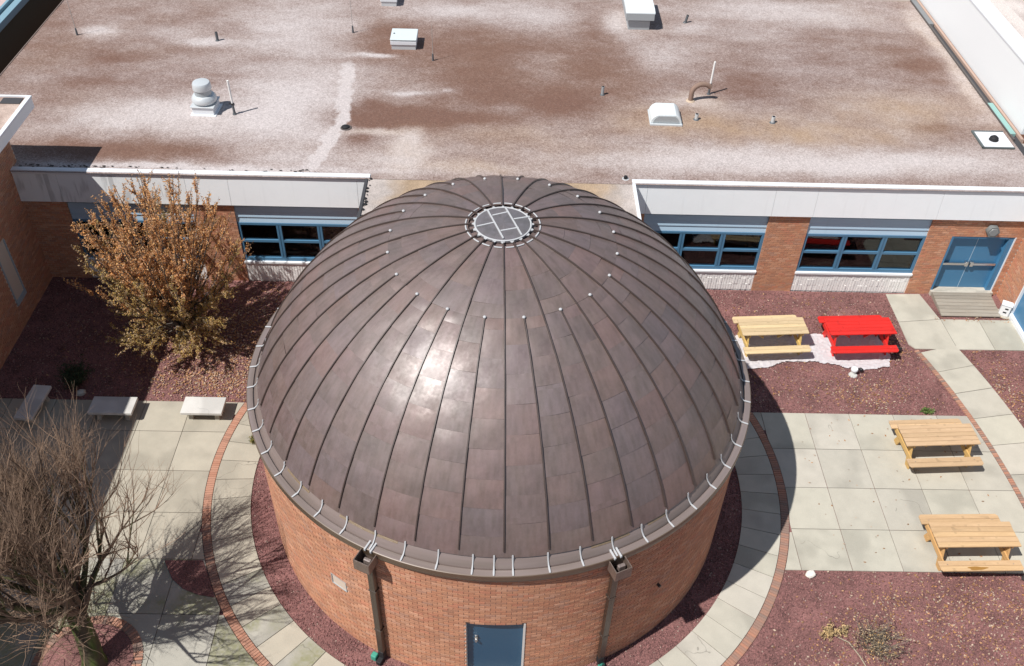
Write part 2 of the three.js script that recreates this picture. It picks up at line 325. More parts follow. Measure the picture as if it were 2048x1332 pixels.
  // round tree bed and the wedge bed at lower left
  const tb = thing('tree_bed', 'round brick edged tree bed at the foot of the bare tree', 'tree bed', [-8.9, 0, 5.48], 0, null, 'structure');
  const disc = new THREE.CircleGeometry(0.985, 40).rotateX(-Math.PI / 2).translate(0, 0.012, 0); part('stone_fill', planar(disc, 0.3, 0.2, 0.28), scene.getObjectByName('stone_bed').material, tb);
  const bl = []; for (let k = 0; k < 92; k++) { const t = k / 92 * Math.PI * 2; bl.push({ p: V(1.09 * Math.sin(t), -0.028 + rr(-0.004, 0.004), 1.09 * Math.cos(t)), turn: t, flat: true }); }
  const pg = new RoundedBoxGeometry(0.066, 0.1, 0.2, 1, 0.006); bl.forEach(f => { const o = part('brick', pg, pick(paverMats), tb); o.position.copy(f.p); o.rotation.y = f.turn + rr(-0.03, 0.03); });
  const ws = new THREE.Shape(); [[-7.93, 2.80], [-7.02, 2.78], [-6.86, 3.06], [-6.62, 3.54], [-6.50, 3.78], [-6.92, 3.71], [-7.30, 3.56], [-7.62, 3.30]].forEach((p, i) => i ? ws.lineTo(p[0], -p[1]) : ws.moveTo(p[0], -p[1]));
  const wg = new THREE.ExtrudeGeometry(ws, { depth: 0.03, bevelEnabled: false }).rotateX(-Math.PI / 2).translate(0, -0.012, 0);
  single('stone_bed', planar(wg, 0, 0, 0.28), scene.getObjectByName('stone_bed').material, 'small wedge of red lava stone against the ring path brick', 'stone bed', null, 'structure');
}
const onPaving = (x, z) => {
  const r = Math.hypot(x, z); if (r < RW) return true;
  if (r > RP0 && r < RB && z > ZT) return true;
  if (x > 0 && r > RB && z > ZT && z < 2.8 && x < arcX(RS0, z)) return true;
  if (x < 0 && r > RB && z > -2.4) return true;
  if (x > 11 && z > -5.2 && x > arcX(RS0, z) && x < arcX(RS2, z)) return true;
  return x > 12.45 && z < -5.1;
};
{
  seed(77);
  const ms = [], cs = [], q = new THREE.Quaternion(), e = new THREE.Euler();
  const beds = [[-14.3, -5, -7.7, -2.4], [5, 12.45, -7.7, -2.36], [11, 16, -5.1, 3], [5, 14.5, 2.8, 7.5], [-6.4, 6.4, -3, 6.4]];
  for (const [x0, x1, z0, z1] of beds) for (let k = 0, n = (x1 - x0) * (z1 - z0) * 420; k < n; k++) {
    const x = rr(x0, x1), z = rr(z0, z1); if (onPaving(x, z) || (x0 === -6.4 && Math.hypot(x, z) > RP0)) continue;
    const s = rr(0.010, 0.026); q.setFromEuler(e.set(rr(0, 6), rr(0, 6), rr(0, 6)));
    ms.push(new THREE.Matrix4().compose(V(x, YB + s * 0.25, z), q, V(s, s * rr(0.6, 1), s * rr(0.7, 1.2))));
    const k2 = rr(0.45, 1.35), w = rnd() < 0.045 ? 1 : 0; cs.push(w ? lin(0.34, 0.25, 0.21) : lin(0.225 * k2, 0.106 * k2, 0.100 * k2));
  }
  tag(instances('lava_stones', new THREE.IcosahedronGeometry(1, 0), mat(1, 1, 1, { roughness: 0.95 }), ms, cs, scene), 'loose dark red lava stones strewn over the courtyard beds', 'gravel', null, 'stuff');
  // fallen leaves
  const lg = new THREE.BufferGeometry(); lg.setAttribute('position', new THREE.Float32BufferAttribute([-1, 0.12, 0, 0, 0, -0.55, 0, 0, 0.55, 1, 0.18, 0], 3)); lg.setIndex([0, 2, 1, 1, 2, 3]); lg.computeVertexNormals();
  const lm = [], lc = [];
  const drop = (x, z, y = 0.004) => { const s = rr(0.018, 0.042); q.setFromEuler(e.set(rr(-0.5, 0.5), rr(0, 6.3), rr(-0.5, 0.5))); lm.push(new THREE.Matrix4().compose(V(x, y, z), q, V(s, s, s))); const k = rr(0.6, 1.15); lc.push(pick([lin(0.38 * k, 0.20 * k, 0.10 * k), lin(0.44 * k, 0.26 * k, 0.14 * k), lin(0.33 * k, 0.16 * k, 0.06 * k), lin(0.46 * k, 0.35 * k, 0.26 * k)])); };
  const gauss = () => (rnd() + rnd() + rnd() - 1.5) * 1.15;
  const clump = (cx, cz, sx, sz, n) => { if (cx > 0) n *= 0.75; for (let k = 0; k < n; k++) { const x = cx + gauss() * sx, z = cz + gauss() * sz; if (x > X0 + 0.1 && x < X1 - 0.1 && z > ZF + 0.1 && Math.hypot(x, z) > RW + 0.05 && !onPaving(x, z)) drop(x, z); } };
  clump(-8.6, -4.6, 2.6, 2.2, 3000); clump(-7.2, -5.4, 1.8, 1.8, 2200); clump(-8, -3.2, 1.6, 0.7, 900); clump(-12.2, -5, 1.6, 1.6, 130);
  clump(9.5, -3.4, 2.4, 0.8, 420); clump(10.6, -3.1, 1.1, 0.6, 420); clump(11.9, -5.2, 0.5, 0.8, 260); clump(9.5, -6.8, 3, 0.6, 260);
  clump(14.6, -3.2, 0.8, 1.6, 900); clump(11, 3.6, 2.2, 0.7, 750); clump(9.5, 4.6, 2.5, 1.2, 900); clump(12, 5, 1.5, 1.4, 700); clump(0, 5.7, 5, 1.2, 160); clump(7.4, 5.4, 0.7, 0.6, 150);
  for (let k = 0; k < 60; k++) drop(rr(13.6, 16), rr(-6.6, -6.35), 0.012);
  for (let k = 0; k < 90; k++) drop(rr(8, 13), rr(-2.3, 2.7), 0.012);
  tag(instances('fallen_leaves', lg, mat(1, 1, 1, { roughness: 0.8, side: THREE.DoubleSide }), lm, lc, scene), 'dry tan leaves scattered over the red stone beds', 'leaves', null, 'stuff');
}

// ---------------------------------------------------------------- domed building
{
  seed(21);
  const B = thing('domed_building', 'round brick building under a brown copper dome with raised seams', 'domed building');
  const CY = 2.185, RD = 5.877, at = (a, p, r = RD) => V(r * Math.sin(p) * Math.sin(a), CY + r * Math.cos(p), r * Math.sin(p) * Math.cos(a));
  // wall: mortar drum with a door opening, bricks set proud of it
  const dh = 6.15 * D, drum = new THREE.CylinderGeometry(RW - 0.012, RW - 0.012, 3.95, 160, 1, true, dh, 2 * Math.PI - 2 * dh).translate(0, 1.925, 0);
  const over = new THREE.CylinderGeometry(RW - 0.012, RW - 0.012, 1.62, 8, 1, true, -dh, 2 * dh).translate(0, 2.25 + 0.81, 0);
  part('mortar', [drum, over], mortar, B);
  const cw = a => ({ p: V((RW - BD / 2) * Math.sin(a), 0, (RW - BD / 2) * Math.cos(a)), turn: a });
  const box = [-0.64, -0.60];   // recessed wall box, in angle
  const list = layBricks({ u0: 0, u1: 2 * Math.PI * RW, v0: -0.06, v1: 3.9, wrap: true, skips: [[0, 0.607, -1, 2.25], [2 * Math.PI * RW - 0.607, 2 * Math.PI * RW + 0.3, -1, 2.25], [(2 * Math.PI - 0.662) * RW, (2 * Math.PI - 0.588) * RW, 1.83, 2.17]], at: (u, v) => { const f = cw(u / RW); f.p.y = v; return f; } });
  buildBricks(B, list.filter(f => !(Math.abs(f.p.x) < 0.6 && f.p.z > 0 && f.p.y < 2.25)), 300);
  // door
  const door = part('door', planar(bx(-0.585, 0.57, 0.02, 2.235, 5.50, 5.545, 0.004), 0, 0, 0.3), navyDoor, B);
  part('handle', [bx(-0.43, -0.37, 1.36, 1.62, 5.545, 5.562, 0.005), new THREE.TorusGeometry(0.055, 0.012, 8, 14, Math.PI).rotateZ(-Math.PI / 2).rotateY(-Math.PI / 2).translate(-0.40, 1.44, 5.56), cyl(0.024, 0.024, 0.03, 12).rotateX(Math.PI / 2).translate(-0.40, 1.585, 5.56)], steel, door);
  part('door_frame', [bx(0.57, 0.61, -0.05, 2.25, 5.46, 5.66), bx(-0.61, -0.585, -0.05, 2.25, 5.46, 5.62)], mat(0.62, 0.60, 0.57), B);
  part('door_lintel', bx(-0.61, 0.61, 2.235, 2.27, 5.46, 5.655), darkMetal, B);
  part('threshold', bx(-0.61, 0.61, -0.08, 0.02, 5.46, 5.75), slabMats[0], B);
  // small recessed wall box
  { const a = -0.625, g = bx(-0.2, 0.2, -0.16, 0.16, -0.1, -0.085); g.rotateY(a); g.translate(RW * Math.sin(a), 2.0, RW * Math.cos(a)); part('wall_vent', g, mat(0.34, 0.46, 0.60, { roughness: 0.5 }), B);
    const fr = [bx(-0.215, -0.2, -0.175, 0.175, -0.1, 0.004), bx(0.2, 0.215, -0.175, 0.175, -0.1, 0.004), bx(-0.2, 0.2, -0.175, -0.16, -0.1, 0.004), bx(-0.2, 0.2, 0.16, 0.175, -0.1, 0.004)];
    part('vent_frame', mergeGeometries(fr.map(x => x.toNonIndexed())).rotateY(a).translate(RW * Math.sin(a), 2.0, RW * Math.cos(a)), galvDull, B); }
  { const a = 37.2 * D; part('pipe_stub', cyl(0.035, 0.035, 0.08, 10).rotateX(Math.PI / 2).rotateY(a).translate(RW * Math.sin(a), 2.0, RW * Math.cos(a)), darkMetal, B); }

  // dome sheets: 40 strips below 23.8 degrees, 20 above; rows staggered from strip to strip
  const P0 = 7.0, PH = 23.8, P1 = 68.9, A0 = 1.3;
  function sheet(a0, a1, p0, p1) {
    const nu = 5, nv = 5, pos = [], uv = [], idx = [], tu = rr(-0.005, 0.005), tv = rr(-0.0045, 0.0045), bul = rr(0.001, 0.012), ph = rr(0, 6), ph2 = rr(0, 6), ou = rr(0, 3), ov = rr(0, 3);
    for (let j = 0; j <= nv + 1; j++) for (let i = 0; i <= nu; i++) {
      const u = i / nu, v = Math.min(j, nv) / nv, a = lerp(a0, a1, u), p = lerp(p0, p1, v);
      let r = RD + tu * (u - 0.5) * 2 + tv * (v - 0.5) * 2 + bul * Math.sin(Math.PI * u) * Math.sin(Math.PI * v) + 0.0034 * Math.sin(5 * u + ph) * Math.sin(4 * v + ph2) + 0.0028 * v - 0.001;
      if (j > nv) r -= 0.012;
      const q = at(a, p, r); pos.push(q.x, q.y, q.z); uv.push((u * (a1 - a0) * Math.sin(p) * RD + ou) * 0.5, (v * (p1 - p0) * RD + ov) * 0.5);
    }
    for (let j = 0; j <= nv; j++) for (let i = 0; i < nu; i++) { const A = j * (nu + 1) + i, C = A + nu + 1; idx.push(A, C, A + 1, A + 1, C, C + 1); }
    const g = new THREE.BufferGeometry(); g.setAttribute('position', new THREE.Float32BufferAttribute(pos, 3)); g.setAttribute('uv', new THREE.Float32BufferAttribute(uv, 2)); g.setIndex(idx);
    return toCreasedNormals(g, 0.5);
  }
  const sheets = [];
  const strip = (a0, a1, pa, pb, first) => { let p = pa; let q = first; while (p < pb - 0.2) { q = Math.min(q, pb); if (pb - q < 1.6) q = pb; sheets.push([a0 * D, a1 * D, p * D, q * D]); p = q; q += 5.5; } };
  for (let k = 0; k < 20; k++) strip(A0 + 18 * k, A0 + 18 * (k + 1), P0, PH, 12.4 + (k % 2) * 2.9);
  for (let k = 0; k < 40; k++) strip(A0 + 9 * k, A0 + 9 * (k + 1), PH, P1, PH + (k % 2 ? 2.3 : 5.2));
  const rest = [];
  for (const s of sheets) { const c = at((s[0] + s[1]) / 2, (s[2] + s[3]) / 2), n = c.clone().sub(V(0, CY, 0)).normalize(), d = camera.position.clone().sub(c); s.score = n.dot(d) / Math.pow(d.length(), 3) * (s[1] - s[0]) * Math.sin(s[2]); }
  sheets.sort((a, b) => b.score - a.score);
  sheets.forEach((s, i) => { const g = sheet(...s); if (i < 300) part('copper_sheet', g, pick(copperMats), B); else rest.push(g); });
  part('copper_sheets_behind', rest, copperMats[0], B, 'stuff');
  part('dome_shell', lathe(Array.from({ length: 30 }, (_, k) => { const p = lerp(0.02, 69.5, k / 29) * D; return [(RD - 0.05) * Math.sin(p), CY + (RD - 0.05) * Math.cos(p)]; }), 80, false), copperMats[4], B);
  // raised seams
  function seam(a, p0, p1, w = 0.0145, h = 0.034) {
    const n = 48, pos = [], idx = [], uv = [];
    for (let k = 0; k <= n; k++) {
      const p = lerp(p0, p1, k / n), c = at(a, p, 1).sub(V(0, CY, 0)), t = V(Math.cos(a), 0, -Math.sin(a)), wob = 0.004 * (noise(k * 0.4, a * 20, 3) - 0.5);
      [[-w, -0.02], [-w * 0.8, h], [w * 0.8, h], [w, -0.02]].forEach(([s, r]) => { const q = V(0, CY, 0).addScaledVector(c, RD + r).addScaledVector(t, s + wob); pos.push(q.x, q.y, q.z); uv.push(s * 4, p * 3); });
      if (k) for (let e = 0; e < 3; e++) { const A = (k - 1) * 4 + e; idx.push(A, A + 4, A + 1, A + 1, A + 4, A + 5); }
    }
    idx.push(0, 1, 2, 0, 2, 3); const E = n * 4; idx.push(E, E + 2, E + 1, E, E + 3, E + 2);
    const g = new THREE.BufferGeometry(); g.setAttribute('position', new THREE.Float32BufferAttribute(pos, 3)); g.setAttribute('uv', new THREE.Float32BufferAttribute(uv, 2)); g.setIndex(idx); return toCreasedNormals(g, 0.5);
  }
  const blob = new THREE.SphereGeometry(1, 8, 6);
  for (let k = 0; k < 40; k++) {
    const a = (A0 + 9 * k) * D, half = k % 2 === 1;
    const s = part('seam', seam(a, (half ? PH + 0.2 : 6.3) * D, 67.6 * D), copperSeam, B);
    if (half) { const o = part('solder_cap', blob, caulk, s), p = at(a, PH * D, RD + 0.025); o.position.copy(p); o.scale.set(0.036, 0.03, 0.036); }
  }
  // crown ring: dashed outer ring, inner ring with tabs, crossing lines on the cap
  const cap = part('crown_cap', lathe([[0.60, CY + RD - 0.05], [0.585, CY + RD - 0.012], [0.3, CY + RD + 0.008], [0.0001, CY + RD + 0.015]], 40), copper([0.165, 0.15, 0.155], 0.6), B);
  { const Y = CY + RD + 0.015; part('ring', new THREE.TorusGeometry(0.575, 0.021, 6, 60).rotateX(Math.PI / 2).scale(1, 0.7, 1).translate(0, CY + RD - 0.014, 0), caulk, cap);
    const bar = (x0, z0, x1, z1) => { const L = Math.hypot(x1 - x0, z1 - z0), g = bx(-L / 2, L / 2, -0.012, 0.012, -0.016, 0.016); g.rotateY(-Math.atan2(z1 - z0, x1 - x0)); const cx = (x0 + x1) / 2, cz = (z0 + z1) / 2; return g.translate(cx, Y + 0.004 - 0.03 * Math.hypot(cx, cz), cz + 0.03); };
    for (const b of [[-0.33, -0.47, 0.01, 0.50], [0.04, -0.58, 0.38, 0.38], [-0.53, 0.11, -0.165, -0.04], [-0.22, -0.28, 0.115, -0.42], [-0.045, 0.25, 0.315, 0.13], [0.22, -0.17, 0.55, -0.27]]) part('solder_line', bar(...b), caulk, cap);
    for (let k = 0; k < 20; k++) {
      const a = (A0 + 18 * k) * D + rr(-0.03, 0.03), s = new THREE.Shape(); s.moveTo(-0.055, 0); s.lineTo(0.055, 0); s.lineTo(0.014, rr(0.05, 0.10)); s.lineTo(-0.014, 0.07);
      const g = new THREE.ExtrudeGeometry(s, { depth: 0.02, bevelEnabled: false }).rotateX(Math.PI / 2).rotateY(0).translate(0, 0.012, 0.57).rotateY(a); part('ring_tab', g.translate(0, CY + RD - 0.032, 0), caulk, cap);
      const d = new THREE.TorusGeometry(0.765, 0.018, 5, 8, rr(11.5, 13.5) * D).rotateX(Math.PI / 2).scale(1, 0.7, 1); part('ring_dash', d.rotateY((A0 + 18 * k) * D - Math.PI / 2 + 15.4 * D + rr(-0.02, 0.02)).translate(0, CY + RD * Math.cos(7.45 * D) + 0.012, 0), caulk, B);
    } }
  // gutter, brackets, leader heads and downspouts
  part('gutter', lathe([[5.44, 4.30], [5.455, 4.27], [5.592, 4.095], [5.60, 4.05], [5.618, 4.05], [5.626, 4.088], [5.752, 4.082]], 160), copperGutter, B);
  part('gutter_rim', lathe([[5.750, 4.084], [5.766, 4.078], [5.768, 4.06], [5.762, 3.99], [5.762, 3.90], [5.745, 3.875], [5.66, 3.872]], 160), copperEdge, B);
  for (let k = 0; k < 9; k++) { const a = pick([-30, 24.5, 31, -52, 18, -36, 40, -22, 62]) + rr(-2, 2), n = rr(3, 8); const g = new THREE.LatheGeometry([[5.452, 4.281], [5.50, 4.215]].map(p => new THREE.Vector2(...p)), 8, a * D, n * D); part('gutter_stain', g.translate(0, 0.004 + k * 0.001, 0), copperStain, B); }
  const strap = () => {
    const path = [[5.745, 4.095], [5.68, 4.105], [5.60, 4.115], [5.535, 4.175], [5.498, 4.26]]; for (let p = 68.6; p > 67.9; p -= 0.35) path.push([(RD + 0.018) * Math.sin(p * D), CY + (RD + 0.018) * Math.cos(p * D)]);
    const pos = [], idx = []; path.forEach(([r, y], k) => { const t = 0.013, w = 0.016 + 0.004 * Math.sin(k * 1.7); [[-w, 0], [-w * 0.8, t], [w * 0.8, t], [w, 0]].forEach(([s, h]) => pos.push(s, y + h * 0.7, r + h * 0.7)); if (k) for (let e = 0; e < 3; e++) { const A = (k - 1) * 4 + e; idx.push(A, A + 1, A + 4, A + 1, A + 5, A + 4); } });
    const E = (path.length - 1) * 4; idx.push(0, 2, 1, 0, 3, 2, E, E + 1, E + 2, E, E + 2, E + 3);
    const g = new THREE.BufferGeometry(); g.setAttribute('position', new THREE.Float32BufferAttribute(pos, 3)); g.setIndex(idx); g.computeVertexNormals(); return toCreasedNormals(g, 0.5);
  };
  const sg = strap(); sg.setAttribute('uv', new THREE.BufferAttribute(new Float32Array(sg.attributes.position.count * 2), 2));
  const angs = [-0.6]; for (let k = 0; k < 26; k++) { angs.push(3.2 + 6.83 * k); angs.push(-4.8 - 6.86 * k); }
  for (const a of angs) { const o = part('gutter_bracket', sg, caulk, B); o.rotation.y = (a + rr(-0.2, 0.2)) * D; }
  for (const a of [-25.4, 23.7]) {
    const t = a * D, put = g => g.rotateY(t).translate(0, 0, 0), r = RW + 0.085, W = 0.175, Y1 = 4.02, Y0 = 3.74, zc = 5.74 + 0.15;
    const ds = part('downspout', [put(bx(-0.07, 0.07, 0.32, Y0, r - 0.055, r + 0.055, 0.01)), put(bx(-0.085, 0.085, 1.2, 1.23, r - 0.08, r + 0.062)), put(bx(-0.085, 0.085, 2.7, 2.73, r - 0.08, r + 0.062))], copper([0.040, 0.024, 0.015], 0.55), B);
    part('leader_head', [[-W, -W + 0.018, zc - 0.16, zc + 0.16], [W - 0.018, W, zc - 0.16, zc + 0.16], [-W + 0.018, W - 0.018, zc - 0.16, zc - 0.142], [-W + 0.018, W - 0.018, zc + 0.142, zc + 0.16]].map(b => put(bx(b[0], b[1], Y0, Y1, b[2], b[3]))), copper([0.17, 0.12, 0.095], 0.6), ds);
    part('leader_floor', [put(bx(-W, W, Y0 - 0.012, Y0, zc - 0.16, zc + 0.16)), put(bx(-0.09, 0.09, Y0 - 0.10, Y0 - 0.012, r - 0.07, r + 0.09))], copperSeam, ds);
    part('outlet', [put(bx(-0.085, -0.045, 4.05, 4.115, 5.50, 5.80, 0.01)), put(bx(0.045, 0.085, 4.05, 4.115, 5.50, 5.80, 0.01)), put(bx(-0.085, 0.085, 4.06, 4.12, 5.47, 5.51, 0.01))], caulk, ds);
    part('outlet_scoop', put(bx(-0.04, 0.12, 3.80, 3.95, zc - 0.05, zc + 0.03, 0.02)), copperGutter, ds);
    part('boot', [put(bx(-0.07, 0.07, 0.06, 0.32, r - 0.065, r + 0.065, 0.02)), put(bx(-0.06, 0.06, -0.03, 0.10, r - 0.02, r + 0.20, 0.02))], black, ds);
    part('splash_elbow', put(a < 0 ? bx(-0.22, -0.08, -0.02, 0.17, r + 0.02, r + 0.16, 0.03) : bx(-0.07, 0.07, -0.02, 0.10, r + 0.02, r + 0.14, 0.03)), mat(0.05, 0.30, 0.22, { roughness: 0.7 }), ds);
  }
}

// ---------------------------------------------------------------- school building in front of the viewer
const ROOF = 4.0;
const roofBlobs = [[-13.4, -16.2, 5.0, 2.8, 0.30, 0.10, 0.8], [-17.2, -16.9, 1.24, 2.43, 0.22, 0.10, 0.80], [-15.8, -15.0, 1.02, 1.49, 0.30, 0.25, 0.60], [-14.8, -16.8, 0.80, 0.48, 0.85, 0.10, 0.80], [-12.3, -16.7, 1.07, 0.80, 0.70, 0.00, 0.50], [-10.6, -16.2, 0.79, 0.31, 0.90, 0.00, 0.70], [-14.5, -11.4, 0.86, 0.94, 0.12, 0.00, 0.80], [-14.1, -13.1, 0.82, 0.68, 0.10, 0.00, 0.80], [-13.7, -14.7, 0.76, 0.55, 0.12, 0.00, 0.80], [-11.4, -13.4, 3.65, 1.04, 0.35, 0.00, 0.70],
  [-10.8, -11.0, 3.6, 0.95, 0.88, 0.10, 0.9], [-13.9, -11.9, 0.95, 0.97, 0.40, 0.20, 0.50], [-14.1, -10.6, 0.92, 0.61, 0.40, 0.10, 0.60], [-10.7, -9.0, 3.9, 0.5, 0.08, 0.10, 0.95], [-6.9, -9.0, 1.80, 0.56, 0.30, 0.15, 0.80], [-9.0, -8.05, 4.85, 0.19, 0.95, 0.00, 0.90], [-7.0, -11.8, 2.2, 3.0, 0.86, 0.00, 0.88], [-7.5, -17.4, 2.4, 2.2, 0.80, 0.00, 0.75], [-8.9, -14.9, 2.07, 1.12, 0.40, 0.00, 0.40],
  [-4.4, -16.7, 1.26, 1.82, 0.12, 0.12, 0.90], [-4.8, -15.5, 0.79, 0.15, 1.00, 0.00, 0.90], [-3.1, -12.8, 0.63, 0.14, 1.00, 0.00, 0.90], [-1.9, -13.0, 0.30, 0.14, 0.95, 0.00, 0.80], [-3.3, -11.1, 2.0, 0.62, -0.15, 0.00, 1.0], [-4.0, -11.8, 1.13, 0.45, 0.10, 0.00, 0.90], [-1.7, -11.3, 1.12, 0.31, 0.05, 0.00, 0.90], [-0.7, -15.7, 2.2, 2.9, 0.10, 0.12, 0.85], [2.4, -14.6, 2.0, 2.4, 0.14, 0.12, 0.7], [-0.8, -12.8, 1.17, 1.02, 0.10, 0.05, 0.80], [-2.1, -19.4, 2.30, 0.72, 0.80, 0.00, 0.70], [0.9, -19.1, 1.73, 1.12, 0.75, 0.00, 0.70],
  [1.2, -15.0, 1.06, 1.13, 0.55, 0.10, 0.50], [2.0, -12.3, 1.32, 0.73, 0.02, 0.00, 0.90], [3.4, -16.3, 0.82, 2.39, 0.18, 0.10, 0.85], [4.1, -13.7, 1.20, 1.42, 0.20, 0.15, 0.70], [5.7, -16.0, 1.45, 1.38, 0.62, 0.05, 0.70], [4.3, -18.6, 0.48, 1.10, 0.90, 0.10, 0.70], [7.1, -18.3, 0.57, 0.52, 0.80, 0.00, 0.60], [8.1, -14.1, 1.57, 1.26, 0.18, 0.00, 0.80], [4.7, -11.4, 1.14, 0.79, 0.30, 0.50, 0.80], [7.1, -11.2, 2.28, 0.79, 0.45, 0.85, 0.85],
  [10.2, -10.7, 2.43, 0.68, 0.50, 0.90, 0.85], [13.1, -12.4, 2.21, 1.17, 0.50, 0.80, 0.80], [10.9, -15.9, 2.38, 2.16, 0.36, 0.00, 0.75], [14.7, -15.7, 0.82, 1.17, 0.10, 0.10, 0.80], [13.8, -17.2, 1.13, 1.66, 0.30, 0.10, 0.60], [13.9, -11.3, 0.66, 0.48, 0.20, 0.50, 0.60], [16.1, -17.7, 0.31, 2.55, 0.80, 0.60, 0.90], [16.0, -14.3, 0.36, 1.83, 0.80, 0.60, 0.90], [12.4, -19.8, 2.59, 0.83, 0.78, 0.20, 0.70], [9.5, -20.0, 2.39, 0.74, 0.80, 0.05, 0.70],
  [6.5, -12.6, 0.67, 0.47, 0.75, 0.60, 0.80], [9.2, -18.2, 1.53, 1.08, 0.60, 0.05, 0.50], [9.8, -9.1, 6.57, 0.68, 0.90, 0.12, 0.95], [2.2, -9.6, 3.10, 0.65, 0.40, 0.30, 0.75], [5.2, -9.0, 1.69, 0.57, 0.80, 0.10, 0.80], [-2.9, -9.3, 0.5, 1.1, 1.1, 0.75, 1.0], [-4.0, -10.3, 0.78, 0.15, 0.85, 0.60, 0.80], [-1.1, -8.4, 1.64, 0.33, 0.65, 0.70, 0.70], [-5.8, -8.6, 1.34, 0.38, 0.75, 0.05, 0.70], [-3.4, -8.7, 0.90, 0.39, 0.75, 0.20, 0.60], [-0.1, -10.4, 1.89, 0.54, 0.40, 0.50, 0.60], [-4.4, -9.8, 0.46, 0.35, 0.12, 0.00, 0.80]];
const RX0 = -16.9, RX1 = 16.2, RZ1 = -7.66, RZ0 = -24.6;
const roofColour = (x, z, i, j) => {
  const wx = x + (fbm(x * 0.9, z * 0.9, 4, 101) - 0.5) * 0.9, wz = z + (fbm(x * 0.9 + 40, z * 0.9, 4, 102) - 0.5) * 0.6;
  let p = 0.42, o = 0.08;
  for (const b of roofBlobs) { const dx = (wx - b[0]) / b[2], dz = (wz - b[1]) / b[3], q = dx * dx + dz * dz; if (q > 5) continue; const w = Math.exp(-q * 0.9) * b[6]; p += (b[4] - p) * w; o += (b[5] - o) * w; }
  // the pale ridge line of bleached gravel left of the middle
  const zl = clamp(z, -14.8, -8.25), xl = z > -11 ? lerp(-5.1, -5.66, (zl + 11) / 2.75) : lerp(-5.45, -5.1, (zl + 14.8) / 3.8), dl = Math.abs(x - xl) + 0.5 * Math.abs(z - zl) + 0.34 * (fbm(x * 5, z * 4, 4, 110) - 0.5) + (x < xl ? -0.35 * Math.min(0.35, xl - x) : 0);
  p = lerp(p, 1.2, smooth(0.26, 0.03, dl) * smooth(-15.5, -13.5, z));
  p += (fbm(x * 0.7, z * 1.6, 4, 103) - 0.5) * 0.24 + (fbm(x * 4, z * 5, 3, 104) - 0.5) * 0.10;
  const g = hash2(i, j, 105) - 0.5, g2 = noise(x * 22, z * 22, 106) - 0.5, P = clamp((p - 0.5) * 1.45 + 0.5 + 0.20 * g + 0.12 * g2, -0.1, 1.1), t = smooth(-0.05, 1.05, P);
  const br = [0.150, 0.080, 0.058], pa = [0.475, 0.43, 0.42], oc = [0.34, 0.225, 0.125], k = 1 + 0.42 * g + 0.22 * g2, oo = clamp(o * (0.5 + fbm(x * 1.5, z * 1.5, 3, 107)) * (1 - Math.abs(P - 0.5) * 0.9)), sp = hash2(i, j, 108) > 0.985 ? 0.10 : 0;
  return [0, 1, 2].map(c => lerp(lerp(br[c], pa[c], t), oc[c], oo * 0.8) * k + sp);
};
const roofTex = colourMap(2048, 1048, (u, v, i, j) => roofColour(lerp(RX0, RX1, u), lerp(RZ1, RZ0, v), i, j), false);
const gravelTile = colourMap(512, 512, (u, v, i, j) => { const t = smooth(0.3, 0.75, fbm(u * 4, v * 4, 4, 120, 4)), g = hash2(i, j, 121) - 0.5; return [0.2 + 0.38 * t, 0.13 + 0.37 * t, 0.11 + 0.36 * t].map(c => c * (1 + 0.6 * g)); });
const gravelBump = greyMap(512, 512, (u, v, i, j) => 0.5 * hash2(i, j, 122) + 0.5 * noise(u * 128, v * 128, 123, 128));
function roofSheet(x0, x1, z0, z1, y, nx = 2, nz = 2) { const g = new THREE.PlaneGeometry(x1 - x0, z1 - z0, nx, nz).rotateX(-Math.PI / 2).translate((x0 + x1) / 2, y, (z0 + z1) / 2); return g; }

